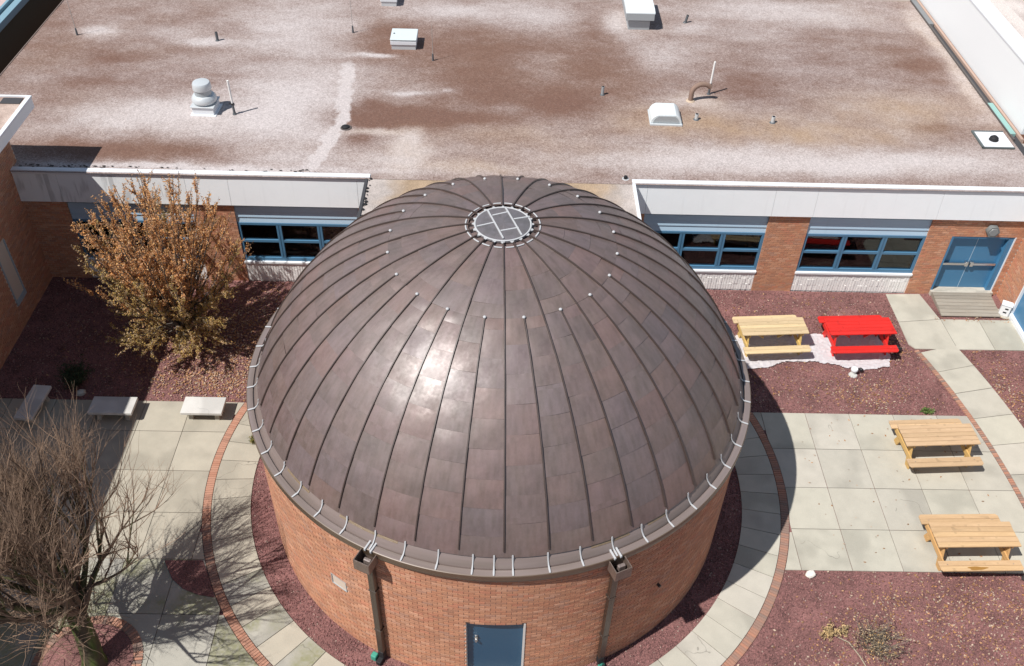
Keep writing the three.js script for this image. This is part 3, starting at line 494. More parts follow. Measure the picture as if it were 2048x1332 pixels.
{
  seed(31);
  const S = thing('school_building', 'low brick school building with blue windows, white fascia and gravel roof', 'school');
  // roof: deck, gravel sheet, plain gravel beyond the frame
  const roof = part('roof', [bx(RX0, 13.2, 3.0, ROOF - 0.03, -34, -7.78), bx(13.2, RX1 + 0.25, 3.0, ROOF - 0.03, -21.3, -7.78), bx(-3.94, 3.79, 3.0, ROOF - 0.03, -7.78, -3.9)], dark, S);
  const sheetA = roofSheet(RX0, RX1, RZ0, RZ1, ROOF, 120, 80); { const P = sheetA.attributes.position, U = sheetA.attributes.uv; for (let i = 0; i < P.count; i++) { const x = P.getX(i), z = P.getZ(i); U.setXY(i, (x - RX0) / (RX1 - RX0), (z - RZ1) / (RZ0 - RZ1)); P.setY(i, ROOF + 0.02 * (fbm(x * 1.2, z * 1.2, 3, 130) - 0.5)); } sheetA.computeVertexNormals(); }
  const keep = []; { const I = sheetA.index.array, P = sheetA.attributes.position; for (let k = 0; k < I.length; k += 3) { const cx = (P.getX(I[k]) + P.getX(I[k + 1]) + P.getX(I[k + 2])) / 3, cz = (P.getZ(I[k]) + P.getZ(I[k + 1]) + P.getZ(I[k + 2])) / 3; if (!(cx > 13.2 && cz < -21.3)) keep.push(I[k], I[k + 1], I[k + 2]); } sheetA.setIndex(keep); }
  const gravelMat = new THREE.MeshStandardMaterial({ map: roofTex, roughness: 0.95 });
  part('roof_gravel', sheetA, gravelMat, roof);
  const tileMat = new THREE.MeshStandardMaterial({ map: gravelTile, bumpMap: gravelBump, bumpScale: 0.01, roughness: 0.95 });
  part('roof_gravel', planar(roofSheet(RX0, 13.2, -34, RZ0, ROOF), 0, 0, 0.2), tileMat, roof);
  { // link roof between building and dome
    const lk = roofSheet(-3.95, 3.8, -7.66, -3.9, ROOF - 0.006, 20, 10);
    const tx = colourMap(512, 256, (u, v, i, j) => { const x = lerp(-3.95, 3.8, u), z = lerp(-3.9, -7.66, v), e = Math.min(x + 3.95, 3.8 - x), g = hash2(i, j, 133) - 0.5, o = smooth(0.2, 1.3, e + (fbm(x * 2, z * 2, 3, 134) - 0.5)), k = (1 + 0.5 * g) * (0.85 + 0.5 * (fbm(x * 3, z * 3, 3, 135) - 0.3)); return [lerp(0.44, 0.37, o) * k, lerp(0.39, 0.27, o) * k, lerp(0.36, 0.18, o) * k]; }, false);
    part('roof_gravel', lk, new THREE.MeshStandardMaterial({ map: tx, roughness: 0.95 }), roof);
    part('roof_edge', [bx(-4.03, -3.95, 3.82, ROOF + 0.03, -7.64, -4.4)], dark, roof); part('roof_edge', [bx(3.79, 3.88, 2.9, ROOF + 0.05, -7.64, -4.4)], whiteCap, roof);
    part('link_wall', [bx(-3.94, -3.7, -0.1, 3.8, -7.9, -3.9), bx(3.55, 3.79, -0.1, 3.8, -7.9, -3.9)], mat(0.30, 0.14, 0.085), S);
    for (let k = 0; k < 14; k++) { const g = new THREE.DodecahedronGeometry(rr(0.02, 0.06), 0).scale(1, 0.5, 1).translate(-3.9 + rr(-0.04, 0.05), ROOF + 0.02, lerp(-7.7, -5.4, k / 14) + rr(-0.1, 0.1)); part('debris', g, black, roof); }
  }
  // wall core and openings
  const zc = ZF - 0.012, core = (x0, x1, y0, y1) => bx(x0, x1, y0, y1, ZF - 0.32, zc);
  const W = [[-13.09, -9.36], [-8.1, -4.36], [4.30, 8.1], [9.36, 13.1]], solid = [[X0 - 0.4, -13.09], [-9.36, -8.1], [-4.36, -3.94], [3.79, 4.30], [8.1, 9.36], [13.1, 13.88], [15.86, X1 + 0.3]];
  for (const g of [...solid.map(([a, b]) => core(a, b, -0.1, 2.99)), core(13.88, 15.86, 2.28, 2.99)]) part('mortar', g, mortar, S);
  const bl = [];
  for (const [a, b] of [[X0, -13.09], [-9.36, -8.1], [-4.36, -4.0], [3.88, 4.30], [8.1, 9.36], [13.1, 13.88], [15.86, X1]]) bl.push(...layBricks({ u0: a, u1: b, v0: -0.06, v1: 2.99, at: planeAt(0, ZF, 0) }));
  bl.push(...layBricks({ u0: 13.88, u1: 15.86, v0: 2.28, v1: 2.99, at: planeAt(0, ZF, 0) }));
  bl.forEach(f => { f.hidden = Math.abs(f.p.x) < 5 || (f.p.x < -7.9 && f.p.x > -11); });
  buildBricks(S, bl, 300);
  // windows
  for (const [a, b] of W) {
    const w = b - a, zp = ZF - 0.09;
    const rib = [bx(a, b, -0.1, 0.70, ZF - 0.2, ZF - 0.03)]; for (let x = a + 0.03; x < b - 0.03; x += 0.084) { const n = 3; for (let k = 0; k < n; k++) rib.push(bx(x + rr(-0.005, 0.005), x + 0.06 + rr(-0.005, 0.005), lerp(0, 0.695, k / n), lerp(0, 0.695, (k + 1) / n) - 0.002, ZF - 0.04, ZF - 0.014 + rr(-0.007, 0.010))); }
    part('ribbed_panel', rib, mat(0.84, 0.83, 0.81, { roughness: 0.8 }), S);
    part('sill', planar(bx(a - 0.01, b + 0.01, 0.70, 0.78, ZF - 0.2, ZF + 0.035, 0.01)), white, S);
    const win = part('window', [bx(a, b, 0.78, 0.90, zp - 0.06, zp + 0.06), bx(a, b, 2.16, 2.24, zp - 0.06, zp + 0.06), bx(a, a + 0.08, 0.90, 2.16, zp - 0.06, zp + 0.06), bx(b - 0.08, b, 0.90, 2.16, zp - 0.06, zp + 0.06)], blueFrame, S);
    const x = [a + 0.08, a + w / 3, a + 2 * w / 3, b - 0.08];
    for (const k of [1, 2]) part('mullion', [bx(x[k] - 0.075, x[k] - 0.012, 0.90, 2.16, zp - 0.055, zp + 0.055), bx(x[k] + 0.012, x[k] + 0.075, 0.90, 2.16, zp - 0.055, zp + 0.055), bx(x[k] - 0.012, x[k] + 0.012, 0.90, 2.16, zp - 0.055, zp + 0.035)], blueFrame, win);
    for (let k = 0; k < 3; k++) {
      const l = x[k] + (k ? 0.075 : 0), r = x[k + 1] - (k < 2 ? 0.075 : 0);
      part('rail', bx(l, r, 1.50, 1.585, zp - 0.05, zp + 0.05), blueFrame, win);
      part('pane', bx(l + 0.001, r - 0.001, 0.901, 1.499, zp - 0.004, zp - 0.001), glass, win); part('pane', bx(l + 0.001, r - 0.001, 1.586, 2.159, zp - 0.004, zp - 0.001), glass, win);
    }
    for (let k = 0; k < 3; k++) { const y0 = 2.24 + k * 0.197; part('siding_board', planar(extrudeX([[ZF - 0.10, y0], [ZF - 0.045, y0], [ZF - 0.045, y0 + 0.02], [ZF - 0.075, y0 + 0.19], [ZF - 0.10, y0 + 0.19]], a, b), 0, 0, 0.3), blueSiding, S); }
    part('siding_board', bx(a, b, 2.83, 2.99, ZF - 0.1, ZF - 0.06), blueSoffit, S);
    // classroom behind the glass
    const zb = ZF - 4.2;
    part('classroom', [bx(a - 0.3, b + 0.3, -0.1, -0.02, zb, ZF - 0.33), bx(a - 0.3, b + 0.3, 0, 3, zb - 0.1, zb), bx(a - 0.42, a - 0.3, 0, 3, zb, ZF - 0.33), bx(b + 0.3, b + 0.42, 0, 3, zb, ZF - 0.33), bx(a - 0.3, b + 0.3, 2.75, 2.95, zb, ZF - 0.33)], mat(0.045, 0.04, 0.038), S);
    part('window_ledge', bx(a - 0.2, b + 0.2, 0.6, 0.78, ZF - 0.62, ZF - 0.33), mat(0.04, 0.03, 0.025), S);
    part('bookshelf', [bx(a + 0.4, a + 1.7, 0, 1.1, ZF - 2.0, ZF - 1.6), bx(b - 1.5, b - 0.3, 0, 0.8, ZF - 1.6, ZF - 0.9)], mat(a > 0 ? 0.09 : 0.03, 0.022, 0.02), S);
  }
  // fascia panels with a cap strip
  const fz = -7.64, joints = [[-14.5, -13.09], [-13.09, -9.36], [-9.36, -8.1], [-8.1, -4.3], [-4.3, -3.96], [3.88, 4.28], [4.28, 8.1], [8.1, 9.36], [9.36, 13.1], [13.1, 16.4]];
  joints.forEach(([a, b], i) => part('fascia_panel', planar(extrudeX([[ZF - 0.25, 2.97], [fz - 0.01, 2.97], [fz - 0.085, 3.905], [ZF - 0.25, 3.905]], a + 0.004, b - 0.004), rr(0, 1), 0.12, 0.4), i < 2 ? whiteDirty : white, S));
  for (const [a, b] of [[-14.5, -9.36], [-9.36, -3.9], [3.8, 9.36], [9.36, 16.4]]) part('fascia_cap', [extrudeX([[fz - 0.13, 3.91], [fz - 0.065, 3.91], [fz - 0.075, 4.025], [fz - 0.13, 4.025]], a + 0.002, b - 0.002), bx(a + 0.002, b - 0.002, 4.00, 4.028, fz - 0.25, fz - 0.13)], whiteCap, S);
  { const s = []; for (let k = 0; k < 90; k++) { const q = rnd(), x = q < 0.6 ? rr(-14.2, -11.6) : q < 0.8 ? pick([-9.9, -7.2, -6.0]) + rr(-0.4, 0.4) : rr(-14.3, -5); if (x > -4 && x < 4) continue; s.push(new THREE.DodecahedronGeometry(rr(0.008, 0.028), 0).scale(rr(1, 2.6), 0.4, 1).translate(x, 4.03, rr(-8.05, -7.90))); } part('roof_debris', s, mat(0.06, 0.05, 0.045), roof, 'stuff'); }
  // double door
  const zd = ZF - 0.17, dx0 = 13.88, dx1 = 15.86, xm = 14.82;
  part('door_frame', [bx(dx0, dx0 + 0.07, 0.12, 2.28, zd - 0.05, ZF - 0.004), bx(dx1 - 0.17, dx1 - 0.012, 0.12, 2.28, zd - 0.05, ZF - 0.03), bx(dx0 + 0.07, dx1 - 0.17, 2.20, 2.28, zd - 0.05, ZF - 0.02)], blueDoor, S);
  part('door_jamb', bx(dx1 - 0.012, dx1 + 0.02, 0.12, 2.28, zd - 0.05, ZF + 0.006), whiteCap, S);
  for (const [a, b] of [[dx0 + 0.07, xm - 0.008], [xm + 0.008, dx1 - 0.17]]) {
    const d = part('door', planar(bx(a, b, 0.14, 2.20, zd - 0.045, zd, 0.004), 0, 0, 0.4), blueDoor, S);
    part('push_bar', [bx(a + 0.02, b - 0.02, 1.10, 1.19, zd + 0.05, zd + 0.10, 0.015), bx(a < xm - 0.1 ? b - 0.13 : a + 0.02, a < xm - 0.1 ? b - 0.02 : a + 0.13, 1.06, 1.24, zd, zd + 0.11, 0.015)], steel, d);
  }
  part('door_astragal', bx(xm - 0.008, xm + 0.008, 0.14, 2.2, zd - 0.03, zd + 0.006), mat(0.35, 0.5, 0.62, { roughness: 0.4 }), S);
  part('threshold', bx(dx0 + 0.0, dx1 + 0.04, -0.05, 0.135, ZF - 0.3, ZF + 0.10, 0.01), slabMats[2], S);
  // gutter channel along the right roof edge
  part('roof_channel', [bx(16.2, 16.26, 3.9, 4.06, -21.3, -10.6), bx(16.26, 16.46, 3.9, 3.93, -21.3, -10.6)], mat(0.10, 0.09, 0.085), roof);
  part('channel_edge', bx(16.46, 16.55, 3.9, 4.05, -21.3, -10.6), mat(0.42, 0.30, 0.24), roof);
  part('channel_liner', bx(16.22, 16.40, 3.935, 4.075, -12.9, -10.9, 0.01), mat(0.28, 0.48, 0.44, { roughness: 0.5, metalness: 0.2 }), roof);
  part('channel_liner', bx(16.22, 16.42, 3.935, 4.07, -21.2, -19.0, 0.01), mat(0.22, 0.23, 0.235, { roughness: 0.5, metalness: 0.2 }), roof);
  // side and rear walls that close the volume
  part('side_wall', [bx(RX0, RX0 + 0.3, -0.3, 3.0, -34, -8.1), bx(16.0, 16.3, -0.3, 3.0, -21.3, -8.1), bx(RX0, 13.2, -0.3, 3.0, -34.3, -34), bx(13.2, 16.3, -0.3, 3.0, -21.3, -21.0), bx(12.9, 13.2, -0.3, 3, -34, -21.3)], mat(0.30, 0.14, 0.085), S);
  part('roof_edge', [bx(RX0 - 0.03, RX0, 3.7, ROOF + 0.02, -34, -9.1)], mat(0.20, 0.15, 0.13), roof); part('roof_edge', [bx(13.17, 16.2, 3.7, ROOF + 0.04, -21.36, -21.22)], mat(0.5, 0.45, 0.4), roof);
}

// ---------------------------------------------------------------- neighbouring wings
{
  seed(41);
  // left wing: brick wall, overhanging white fascia, parapet and gravel roof
  const L = thing('school_wing', 'taller brick wing at the left with white overhanging parapet, in its own shade', 'school wing');
  const XE = -13.33, ZE = -8.33, T = 6.1;
  part('mortar', [bx(-14.9, -14.362, -0.1, 5.74, ZE + 0.1, 26), bx(-60, -14.9, 3.0, 5.74, ZE + 0.1, ZE + 0.4)], mortar, L);
  const bl = layBricks({ u0: -9, u1: -ZF, v0: -0.06, v1: 5.68, skips: [[5.46, 6.14, 0.68, 2.72]], at: planeAt(-14.35, 0, Math.PI / 2) });
  bl.push(...layBricks({ u0: 0, u1: 0.45, v0: 3.95, v1: 5.68, at: planeAt(-14.35, ZF, Math.PI / 2) }));
  buildBricks(L, bl, 300);
  part('fascia', [planar(bx(XE - 0.5, XE, 5.74, T - 0.06, ZE, 26), 0, 0, 0.3), planar(bx(-60, XE - 0.5, 5.74, T - 0.06, ZE, ZE + 0.3), 0, 0, 0.3)], white, L);
  part('fascia_cap', [bx(XE - 0.10, XE + 0.02, T - 0.06, T, ZE - 0.02, 26, 0.006), bx(-60, XE - 0.10, T - 0.06, T, ZE - 0.02, ZE + 0.05, 0.006)], whiteCap, L);
  part('soffit', bx(-14.36, XE - 0.5, 5.70, 5.74, ZE, 26), blueSoffit, L);
  part('roof', bx(-60, XE - 0.10, 5.74, T - 0.05, ZE + 0.05, 26), dark, L);
  part('roof_gravel', planar(roofSheet(-60, XE - 0.10, ZE + 0.05, 26, T - 0.044), 0, 0, 0.2), new THREE.MeshStandardMaterial({ map: gravelTile, color: lin(0.95, 0.88, 0.80), roughness: 0.95 }), L);
  part('roof_drain', bx(-14.05, -13.50, T - 0.04, T - 0.025, ZE + 0.10, ZE + 0.42), mat(0.05, 0.05, 0.055), L);
  // tall narrow blind window in the left wall
  const win = part('window', [bx(-14.42, -14.33, 0.70, 0.86, -6.12, -5.48), bx(-14.42, -14.34, 0.86, 2.70, -6.12, -6.07), bx(-14.42, -14.34, 0.86, 2.70, -5.53, -5.48)], mat(0.34, 0.40, 0.44, { roughness: 0.5 }), L);
  part('blind', bx(-14.40, -14.37, 0.86, 2.70, -6.07, -5.53), mat(0.85, 0.87, 0.88), win);

  // right wing: lit brick wall with a blue door, tall white fascia further back
  const R = thing('school_wing', 'brick wing at the right edge with wide sunlit white fascia and gravel roof', 'school wing');
  part('mortar', [bx(16.112, 16.5, -0.1, 3.1, -8.1, -6.72), bx(16.112, 16.5, 2.4, 3.1, -6.72, 14), bx(16.112, 16.5, -0.1, 2.4, -4.2, 14)], mortar, R);
  const br = layBricks({ u0: -7.76, u1: -6.74, v0: -0.06, v1: 3.05, at: planeAt(16.1, 0, -Math.PI / 2) }); buildBricks(R, br, 300);
  part('door', bx(16.16, 16.22, 0.12, 2.3, -6.66, -4.3, 0.01), blueDoor, R);
  part('door_frame', [bx(16.06, 16.3, -0.05, 0.12, -6.72, -4.2, 0.01), bx(16.09, 16.3, 0.12, 2.4, -6.72, -6.66)], whiteCap, R);
  part('roof', bx(16.1, 60, 3.1, 3.9, -10.6, 14), mat(0.36, 0.33, 0.31), R);
  const TR = 5.8; part('fascia', planar(bx(16.62, 17.0, 4.0, TR - 0.07, -48, -11.0), 0, 0, 0.2), mat(0.80, 0.83, 0.84, { roughness: 0.5 }), R);
  part('fascia_cap', bx(16.60, 17.12, TR - 0.07, TR, -48, -10.98, 0.008), whiteCap, R);
  part('roof_curb', bx(17.12, 17.3, TR - 0.1, TR - 0.045, -48, -10.98), mat(0.66, 0.66, 0.66), R);
  part('side_wall', bx(16.62, 16.95, -0.3, 4.0, -48, -11.0), mat(0.30, 0.14, 0.085), R);
  const tx = colourMap(1024, 1024, (u, v, i, j) => { const x = u * 12, z = v * 24, t = smooth(0.42, 0.75, fbm(x * 0.5, z * 0.25, 5, 140) + (x < 0.7 ? 0.12 : 0)), g = hash2(i, j, 141) - 0.5; return [lerp(0.17, 0.62, t), lerp(0.10, 0.56, t), lerp(0.085, 0.52, t)].map(c => c * (1 + 0.5 * g)); }, false);
  const rs = new THREE.PlaneGeometry(42, 37).rotateX(-Math.PI / 2).translate(38.2, TR - 0.1, -29.5); { const P = rs.attributes.position, U = rs.attributes.uv; for (let i = 0; i < P.count; i++) U.setXY(i, (P.getX(i) - 17.2) / 12, (P.getZ(i) + 11) / -24); }
  part('roof_gravel', rs, new THREE.MeshStandardMaterial({ map: tx, roughness: 0.95 }), R);

  // wing across the gap at upper left
  const F = thing('school_wing', 'dark far wing with a blue eave at the upper left corner', 'school wing');
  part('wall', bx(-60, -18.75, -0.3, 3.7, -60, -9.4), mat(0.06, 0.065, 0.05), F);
  part('eave', [bx(-18.78, -18.5, 3.72, 3.98, -60, -9.4, 0.02), bx(-18.98, -18.86, 3.90, 4.06, -60, -9.4, 0.02)], mat(0.20, 0.33, 0.40, { roughness: 0.5 }), F);
  part('eave_gutter', bx(-18.86, -18.78, 3.72, 3.86, -60, -9.4), mat(0.03, 0.04, 0.05), F);
  part('roof', bx(-60, -18.98, 3.7, 4.0, -60, -9.4), mat(0.50, 0.38, 0.36), F);

  // classroom block beyond the far roof edge
  const K = thing('school_wing', 'brick block with dark blue framed windows past the far roof edge', 'school wing');
  const zk = -24.6;
  part('mortar', [bx(13.3, 15.4, -0.3, 4.2, zk - 0.3, zk - 0.012), bx(15.4, 22, -0.3, 0.8, zk - 0.3, zk - 0.012), bx(15.4, 22, 3.2, 4.2, zk - 0.3, zk - 0.012)], mortar, K);
  buildBricks(K, layBricks({ u0: 13.3, u1: 15.4, v0: 0.8, v1: 4.1, at: planeAt(0, zk, 0) }), 120);
  const wk = part('window', [bx(15.4, 15.48, 0.8, 3.2, zk - 0.15, zk - 0.04), ...[16.6, 17.8, 19.0].map(x => bx(x - 0.05, x + 0.05, 0.8, 3.2, zk - 0.15, zk - 0.04))], blueFrame, K);
  for (let k = 0; k < 4; k++) part('pane', bx(15.45 + 1.2 * k + 0.06, 16.5 + 1.2 * k, 0.8, 3.2, zk - 0.12, zk - 0.115), glass, wk);
  part('classroom', bx(15.4, 22, -0.3, 3.2, zk - 3, zk - 2.9), dark, K);
  part('roof', bx(13.2, 22.2, 4.2, 4.4, zk - 9, zk + 0.15), mat(0.5, 0.45, 0.42), K);
}

// ---------------------------------------------------------------- roof equipment
{
  seed(51);
  // exhaust fan
  const f = thing('roof_exhaust_fan', 'white mushroom exhaust fan on a square curb on the left of the roof', 'exhaust fan', [-9.54, ROOF, -11.42], -0.04); f.scale.set(0.95, 0.88, 0.95);
  part('curb', [bx(-0.36, 0.36, -0.02, 0.30, -0.36, 0.36, 0.015), bx(-0.43, 0.43, -0.02, 0.03, -0.43, 0.43, 0.01)], whiteCap, f);
  part('base', [bx(-0.40, 0.40, 0.30, 0.345, -0.40, 0.40, 0.01), cyl(0.30, 0.34, 0.10, 24, 0, 0.345, 0)], galvanised, f);
  part('skirt', lathe([[0.29, 0.44], [0.39, 0.40], [0.415, 0.45], [0.40, 0.56], [0.34, 0.64], [0.27, 0.66]], 36), galvanised, f);
  part('neck', lathe([[0.285, 0.65], [0.275, 0.66], [0.275, 0.86], [0.29, 0.87]], 36), galvDull, f);
  part('cap', lathe([[0.27, 0.86], [0.305, 0.87], [0.312, 0.90], [0.30, 0.98], [0.30, 1.06], [0.27, 1.12], [0.15, 1.145], [0.0001, 1.15]], 36), galvanised, f);
  // vent pipes with white top
  const pole = (x, z, h, lean, label) => {
    const p = thing('vent_pole', label, 'vent pole', [x, ROOF, z]); p.rotation.z = lean;
    part('base', [cyl(0.035, 0.04, 0.34 * h, 10), cyl(0.055, 0.07, 0.04, 12)], pipeGrey, p);
    part('clamp', [cyl(0.052, 0.052, 0.05, 10, 0, 0.30 * h, 0), bx(-0.12, 0, 0.31 * h, 0.335 * h, -0.012, 0.012)], darkMetal, p);
    part('pipe', cyl(0.033, 0.033, 0.68 * h, 10, 0, 0.34 * h, 0), mat(0.78, 0.77, 0.75), p);
  };
  pole(-8.6, -11.2, 1.15, 0.02, 'white topped pole standing right of the mushroom fan');
  pole(6.88, -13.2, 1.15, -0.02, 'white topped pole beside the rusty bent pipe');
  // hatches
  const hatch = (x, z, w, d, label) => {
    const h = thing('roof_hatch', label, 'roof hatch', [x, ROOF, z]);
    part('curb', bx(-w / 2 + 0.04, w / 2 - 0.04, -0.02, 0.18, -d / 2 + 0.04, d / 2 - 0.04, 0.01), galvanised, h);
    part('rim', bx(-w / 2 + 0.01, w / 2 - 0.01, 0.18, 0.32, -d / 2 + 0.01, d / 2 - 0.01, 0.015), whiteCap, h);
    const l = part('lid', bx(-w / 2, w / 2, 0.345, 0.40, -d / 2, d / 2, 0.02), mat(0.62, 0.70, 0.72, { roughness: 0.4, map: fasciaTex }), h);
    part('lid_edge', bx(-w / 2 + 0.03, w / 2 - 0.03, 0.31, 0.35, -d / 2 + 0.03, d / 2 - 0.03), galvDull, h);
    part('knob', cyl(0.03, 0.035, 0.02, 10, -w * 0.38, 0.40, -0.02), pipeGrey, l);
  };
  hatch(-3.62, -16.38, 0.94, 0.90, 'square pale metal roof hatch above the brown stained gravel');
  hatch(-4.50, -19.9, 0.66, 0.7, 'small metal roof hatch cut by the top edge of the photo');
  // hooded intake at top
  const v = thing('air_intake', 'long pale metal air intake hood on a grey curb at the top', 'air intake', [4.98, ROOF, -18.9]);
  part('curb', bx(-0.40, 0.40, -0.02, 0.34, -0.80, 0.86, 0.01), galvDull, v);
  part('hood', [bx(-0.53, 0.53, 0.40, 0.66, -1.1, 0.98, 0.012)], galvDull, v);
  part('lid', [extrudeX([[-1.12, 0.66], [0.985, 0.66], [0.985, 0.70], [0.64, 0.76], [-1.12, 0.76]], -0.54, 0.54)], mat(0.70, 0.76, 0.78, { roughness: 0.38, map: fasciaTex }), v);
  part('bracket', [bx(-0.50, -0.44, 0.34, 0.40, 0.70, 0.84), bx(0.44, 0.50, 0.34, 0.40, 0.70, 0.84)], darkMetal, v);
  // curved hood vent
  const c = thing('hood_vent', 'low white curved hood vent on the ochre gravel', 'hood vent', [5.2, ROOF, -11.5], -0.02);
  { const prof = [[-0.49, 0.06], [-0.475, 0.13], [-0.44, 0.20], [-0.38, 0.27], [-0.29, 0.325], [0.29, 0.325], [0.38, 0.27], [0.44, 0.20], [0.475, 0.13], [0.49, 0.06]];
    const s = new THREE.Shape(); prof.forEach((p, i) => i ? s.lineTo(...p) : s.moveTo(...p)); const g = new THREE.ExtrudeGeometry(s, { depth: 0.78, bevelEnabled: true, bevelSize: 0.012, bevelThickness: 0.012, bevelSegments: 1 }).translate(0, 0, -0.42); part('hood', toCreasedNormals(g, 0.5), mat(0.66, 0.71, 0.72, { roughness: 0.38, map: fasciaTex }), c);
    const e = new THREE.Shape(); prof.forEach(([x, y], i) => { const q = [x * 0.86, 0.07 + (y - 0.06) * 0.86]; i ? e.lineTo(...q) : e.moveTo(...q); }); part('grille', new THREE.ExtrudeGeometry(e, { depth: 0.012, bevelEnabled: false }).translate(0, 0, 0.373), galvDull, c);
    part('flange', bx(-0.52, 0.52, -0.02, 0.05, -0.5, 0.46, 0.008), galvanised, c); }
  // rusty bent pipe
  const n = thing('bent_pipe', 'rust brown gooseneck pipe arching over its own shadow', 'bent pipe', [6.2, ROOF, -12.72]);
  { const pts = []; for (let k = 0; k <= 5; k++) pts.push(V(0, lerp(-0.02, 0.28, k / 5), 0)); for (let k = 1; k <= 12; k++) { const t = k / 12 * 2.5; pts.push(V(0.34 - 0.34 * Math.cos(t), 0.28 + 0.30 * Math.sin(t), -0.10 * k / 12)); } const s = new Soup(); s.tube(pts, 0.085, 0.085, 14);
    part('pipe', s.geo(), new THREE.MeshStandardMaterial({ color: lin(0.30, 0.20, 0.155), roughness: 0.85, map: copperCol, side: THREE.DoubleSide }), n);
    const s2 = new Soup(); s2.tube(pts, 0.075, 0.075, 12); part('pipe_lining', s2.geo(), new THREE.MeshStandardMaterial({ color: lin(0.10, 0.035, 0.02), roughness: 0.9, side: THREE.DoubleSide }), n); part('flashing', cyl(0.12, 0.16, 0.05, 16, 0, -0.01, 0), mat(0.5, 0.4, 0.3), n); }
  // short vent stubs, rods
  const stub = (x, z, h, r, m, label, tilt = 0) => { const p = thing('vent_stub', label, 'vent stub', [x, ROOF, z]); p.rotation.z = tilt; part('pipe', cyl(r, r, h, 12, 0, -0.02, 0), m, p); part('collar', cyl(r * 1.25, r * 1.9, 0.05, 12, 0, -0.02, 0), pipeGrey, p); part('mouth', cyl(r * 0.8, r * 0.8, 0.004, 12, 0, h - 0.018, 0), black, p); };
  stub(-10.33, -16.35, 0.34, 0.05, pipeGrey, 'short dark vent stub on the upper left gravel, above the fan');
  stub(3.28, -13.0, 0.32, 0.05, galvDull, 'grey vent stub in the middle of the roof on dark stained gravel');
  stub(6.22, -11.5, 0.22, 0.06, galvanised, 'short pale vent stub just right of the curved hood vent');
  stub(8.68, -11.4, 0.24, 0.06, galvanised, 'short grey vent stub alone on the ochre gravel at right');
  stub(6.83, -18.75, 0.32, 0.05, pipeGrey, 'dark vent stub right of the long air intake at the top', -0.2);
  const rod = (x, z, h, label) => { const p = thing('lightning_rod', label, 'lightning rod', [x, ROOF, z]); part('base', cyl(0.028, 0.04, 0.28, 10, 0, -0.02, 0), pipeGrey, p); part('rod', cyl(0.006, 0.011, h, 6, 0, 0.26, 0), mat(0.40, 0.38, 0.36), p); };
  rod(-15.4, -16.54, 1.55, 'thin lightning rod at the upper left edge of the roof'); rod(-5.59, -17.25, 1.5, 'thin lightning rod left of the square roof hatch'); rod(-2.53, -15.18, 1.1, 'thin lightning rod just right of the square roof hatch');
  // drain pad, small drain, black stub near link
  const d = thing('roof_drain_pad', 'white square pad with a black dome drain at the right roof corner', 'roof drain', [15.55, ROOF + 0.012, -10.55]);
  part('pad', slantPad(), mat(0.70, 0.72, 0.75, { roughness: 0.6 }), d); part('dome', lathe([[0.15, 0.03], [0.13, 0.12], [0.07, 0.17], [0.0001, 0.18]], 16), black, d); part('pad_border', [bx(-0.52, -0.46, 0, 0.05, -0.5, 0.5), bx(-0.52, 0.5, 0, 0.05, -0.54, -0.5), bx(-0.52, 0.5, 0, 0.05, 0.45, 0.49)], mat(0.11, 0.13, 0.13), d);
  const q = thing('roof_outlet', 'small black roof outlet at the end of the dark stain', 'roof outlet', [-4.98, ROOF, -10.52]); part('grate', lathe([[0.13, -0.01], [0.12, 0.05], [0.05, 0.08], [0.0001, 0.085]], 12), black, q); part('collar', cyl(0.17, 0.19, 0.02, 16, 0.02, -0.006, 0), mat(0.08, 0.065, 0.06), q);
  const b2 = thing('roof_outlet', 'small black vent stub by the white roof corner right of the dome', 'roof outlet', [3.62, ROOF, -7.95]); part('pipe', cyl(0.055, 0.06, 0.10, 12, 0, -0.01, 0), black, b2); part('collar', cyl(0.1, 0.12, 0.02, 14, 0, -0.008, 0), caulk, b2);
}
function slantPad() { return bx(-0.46, 0.5, 0, 0.03, -0.5, 0.45, 0.008); }

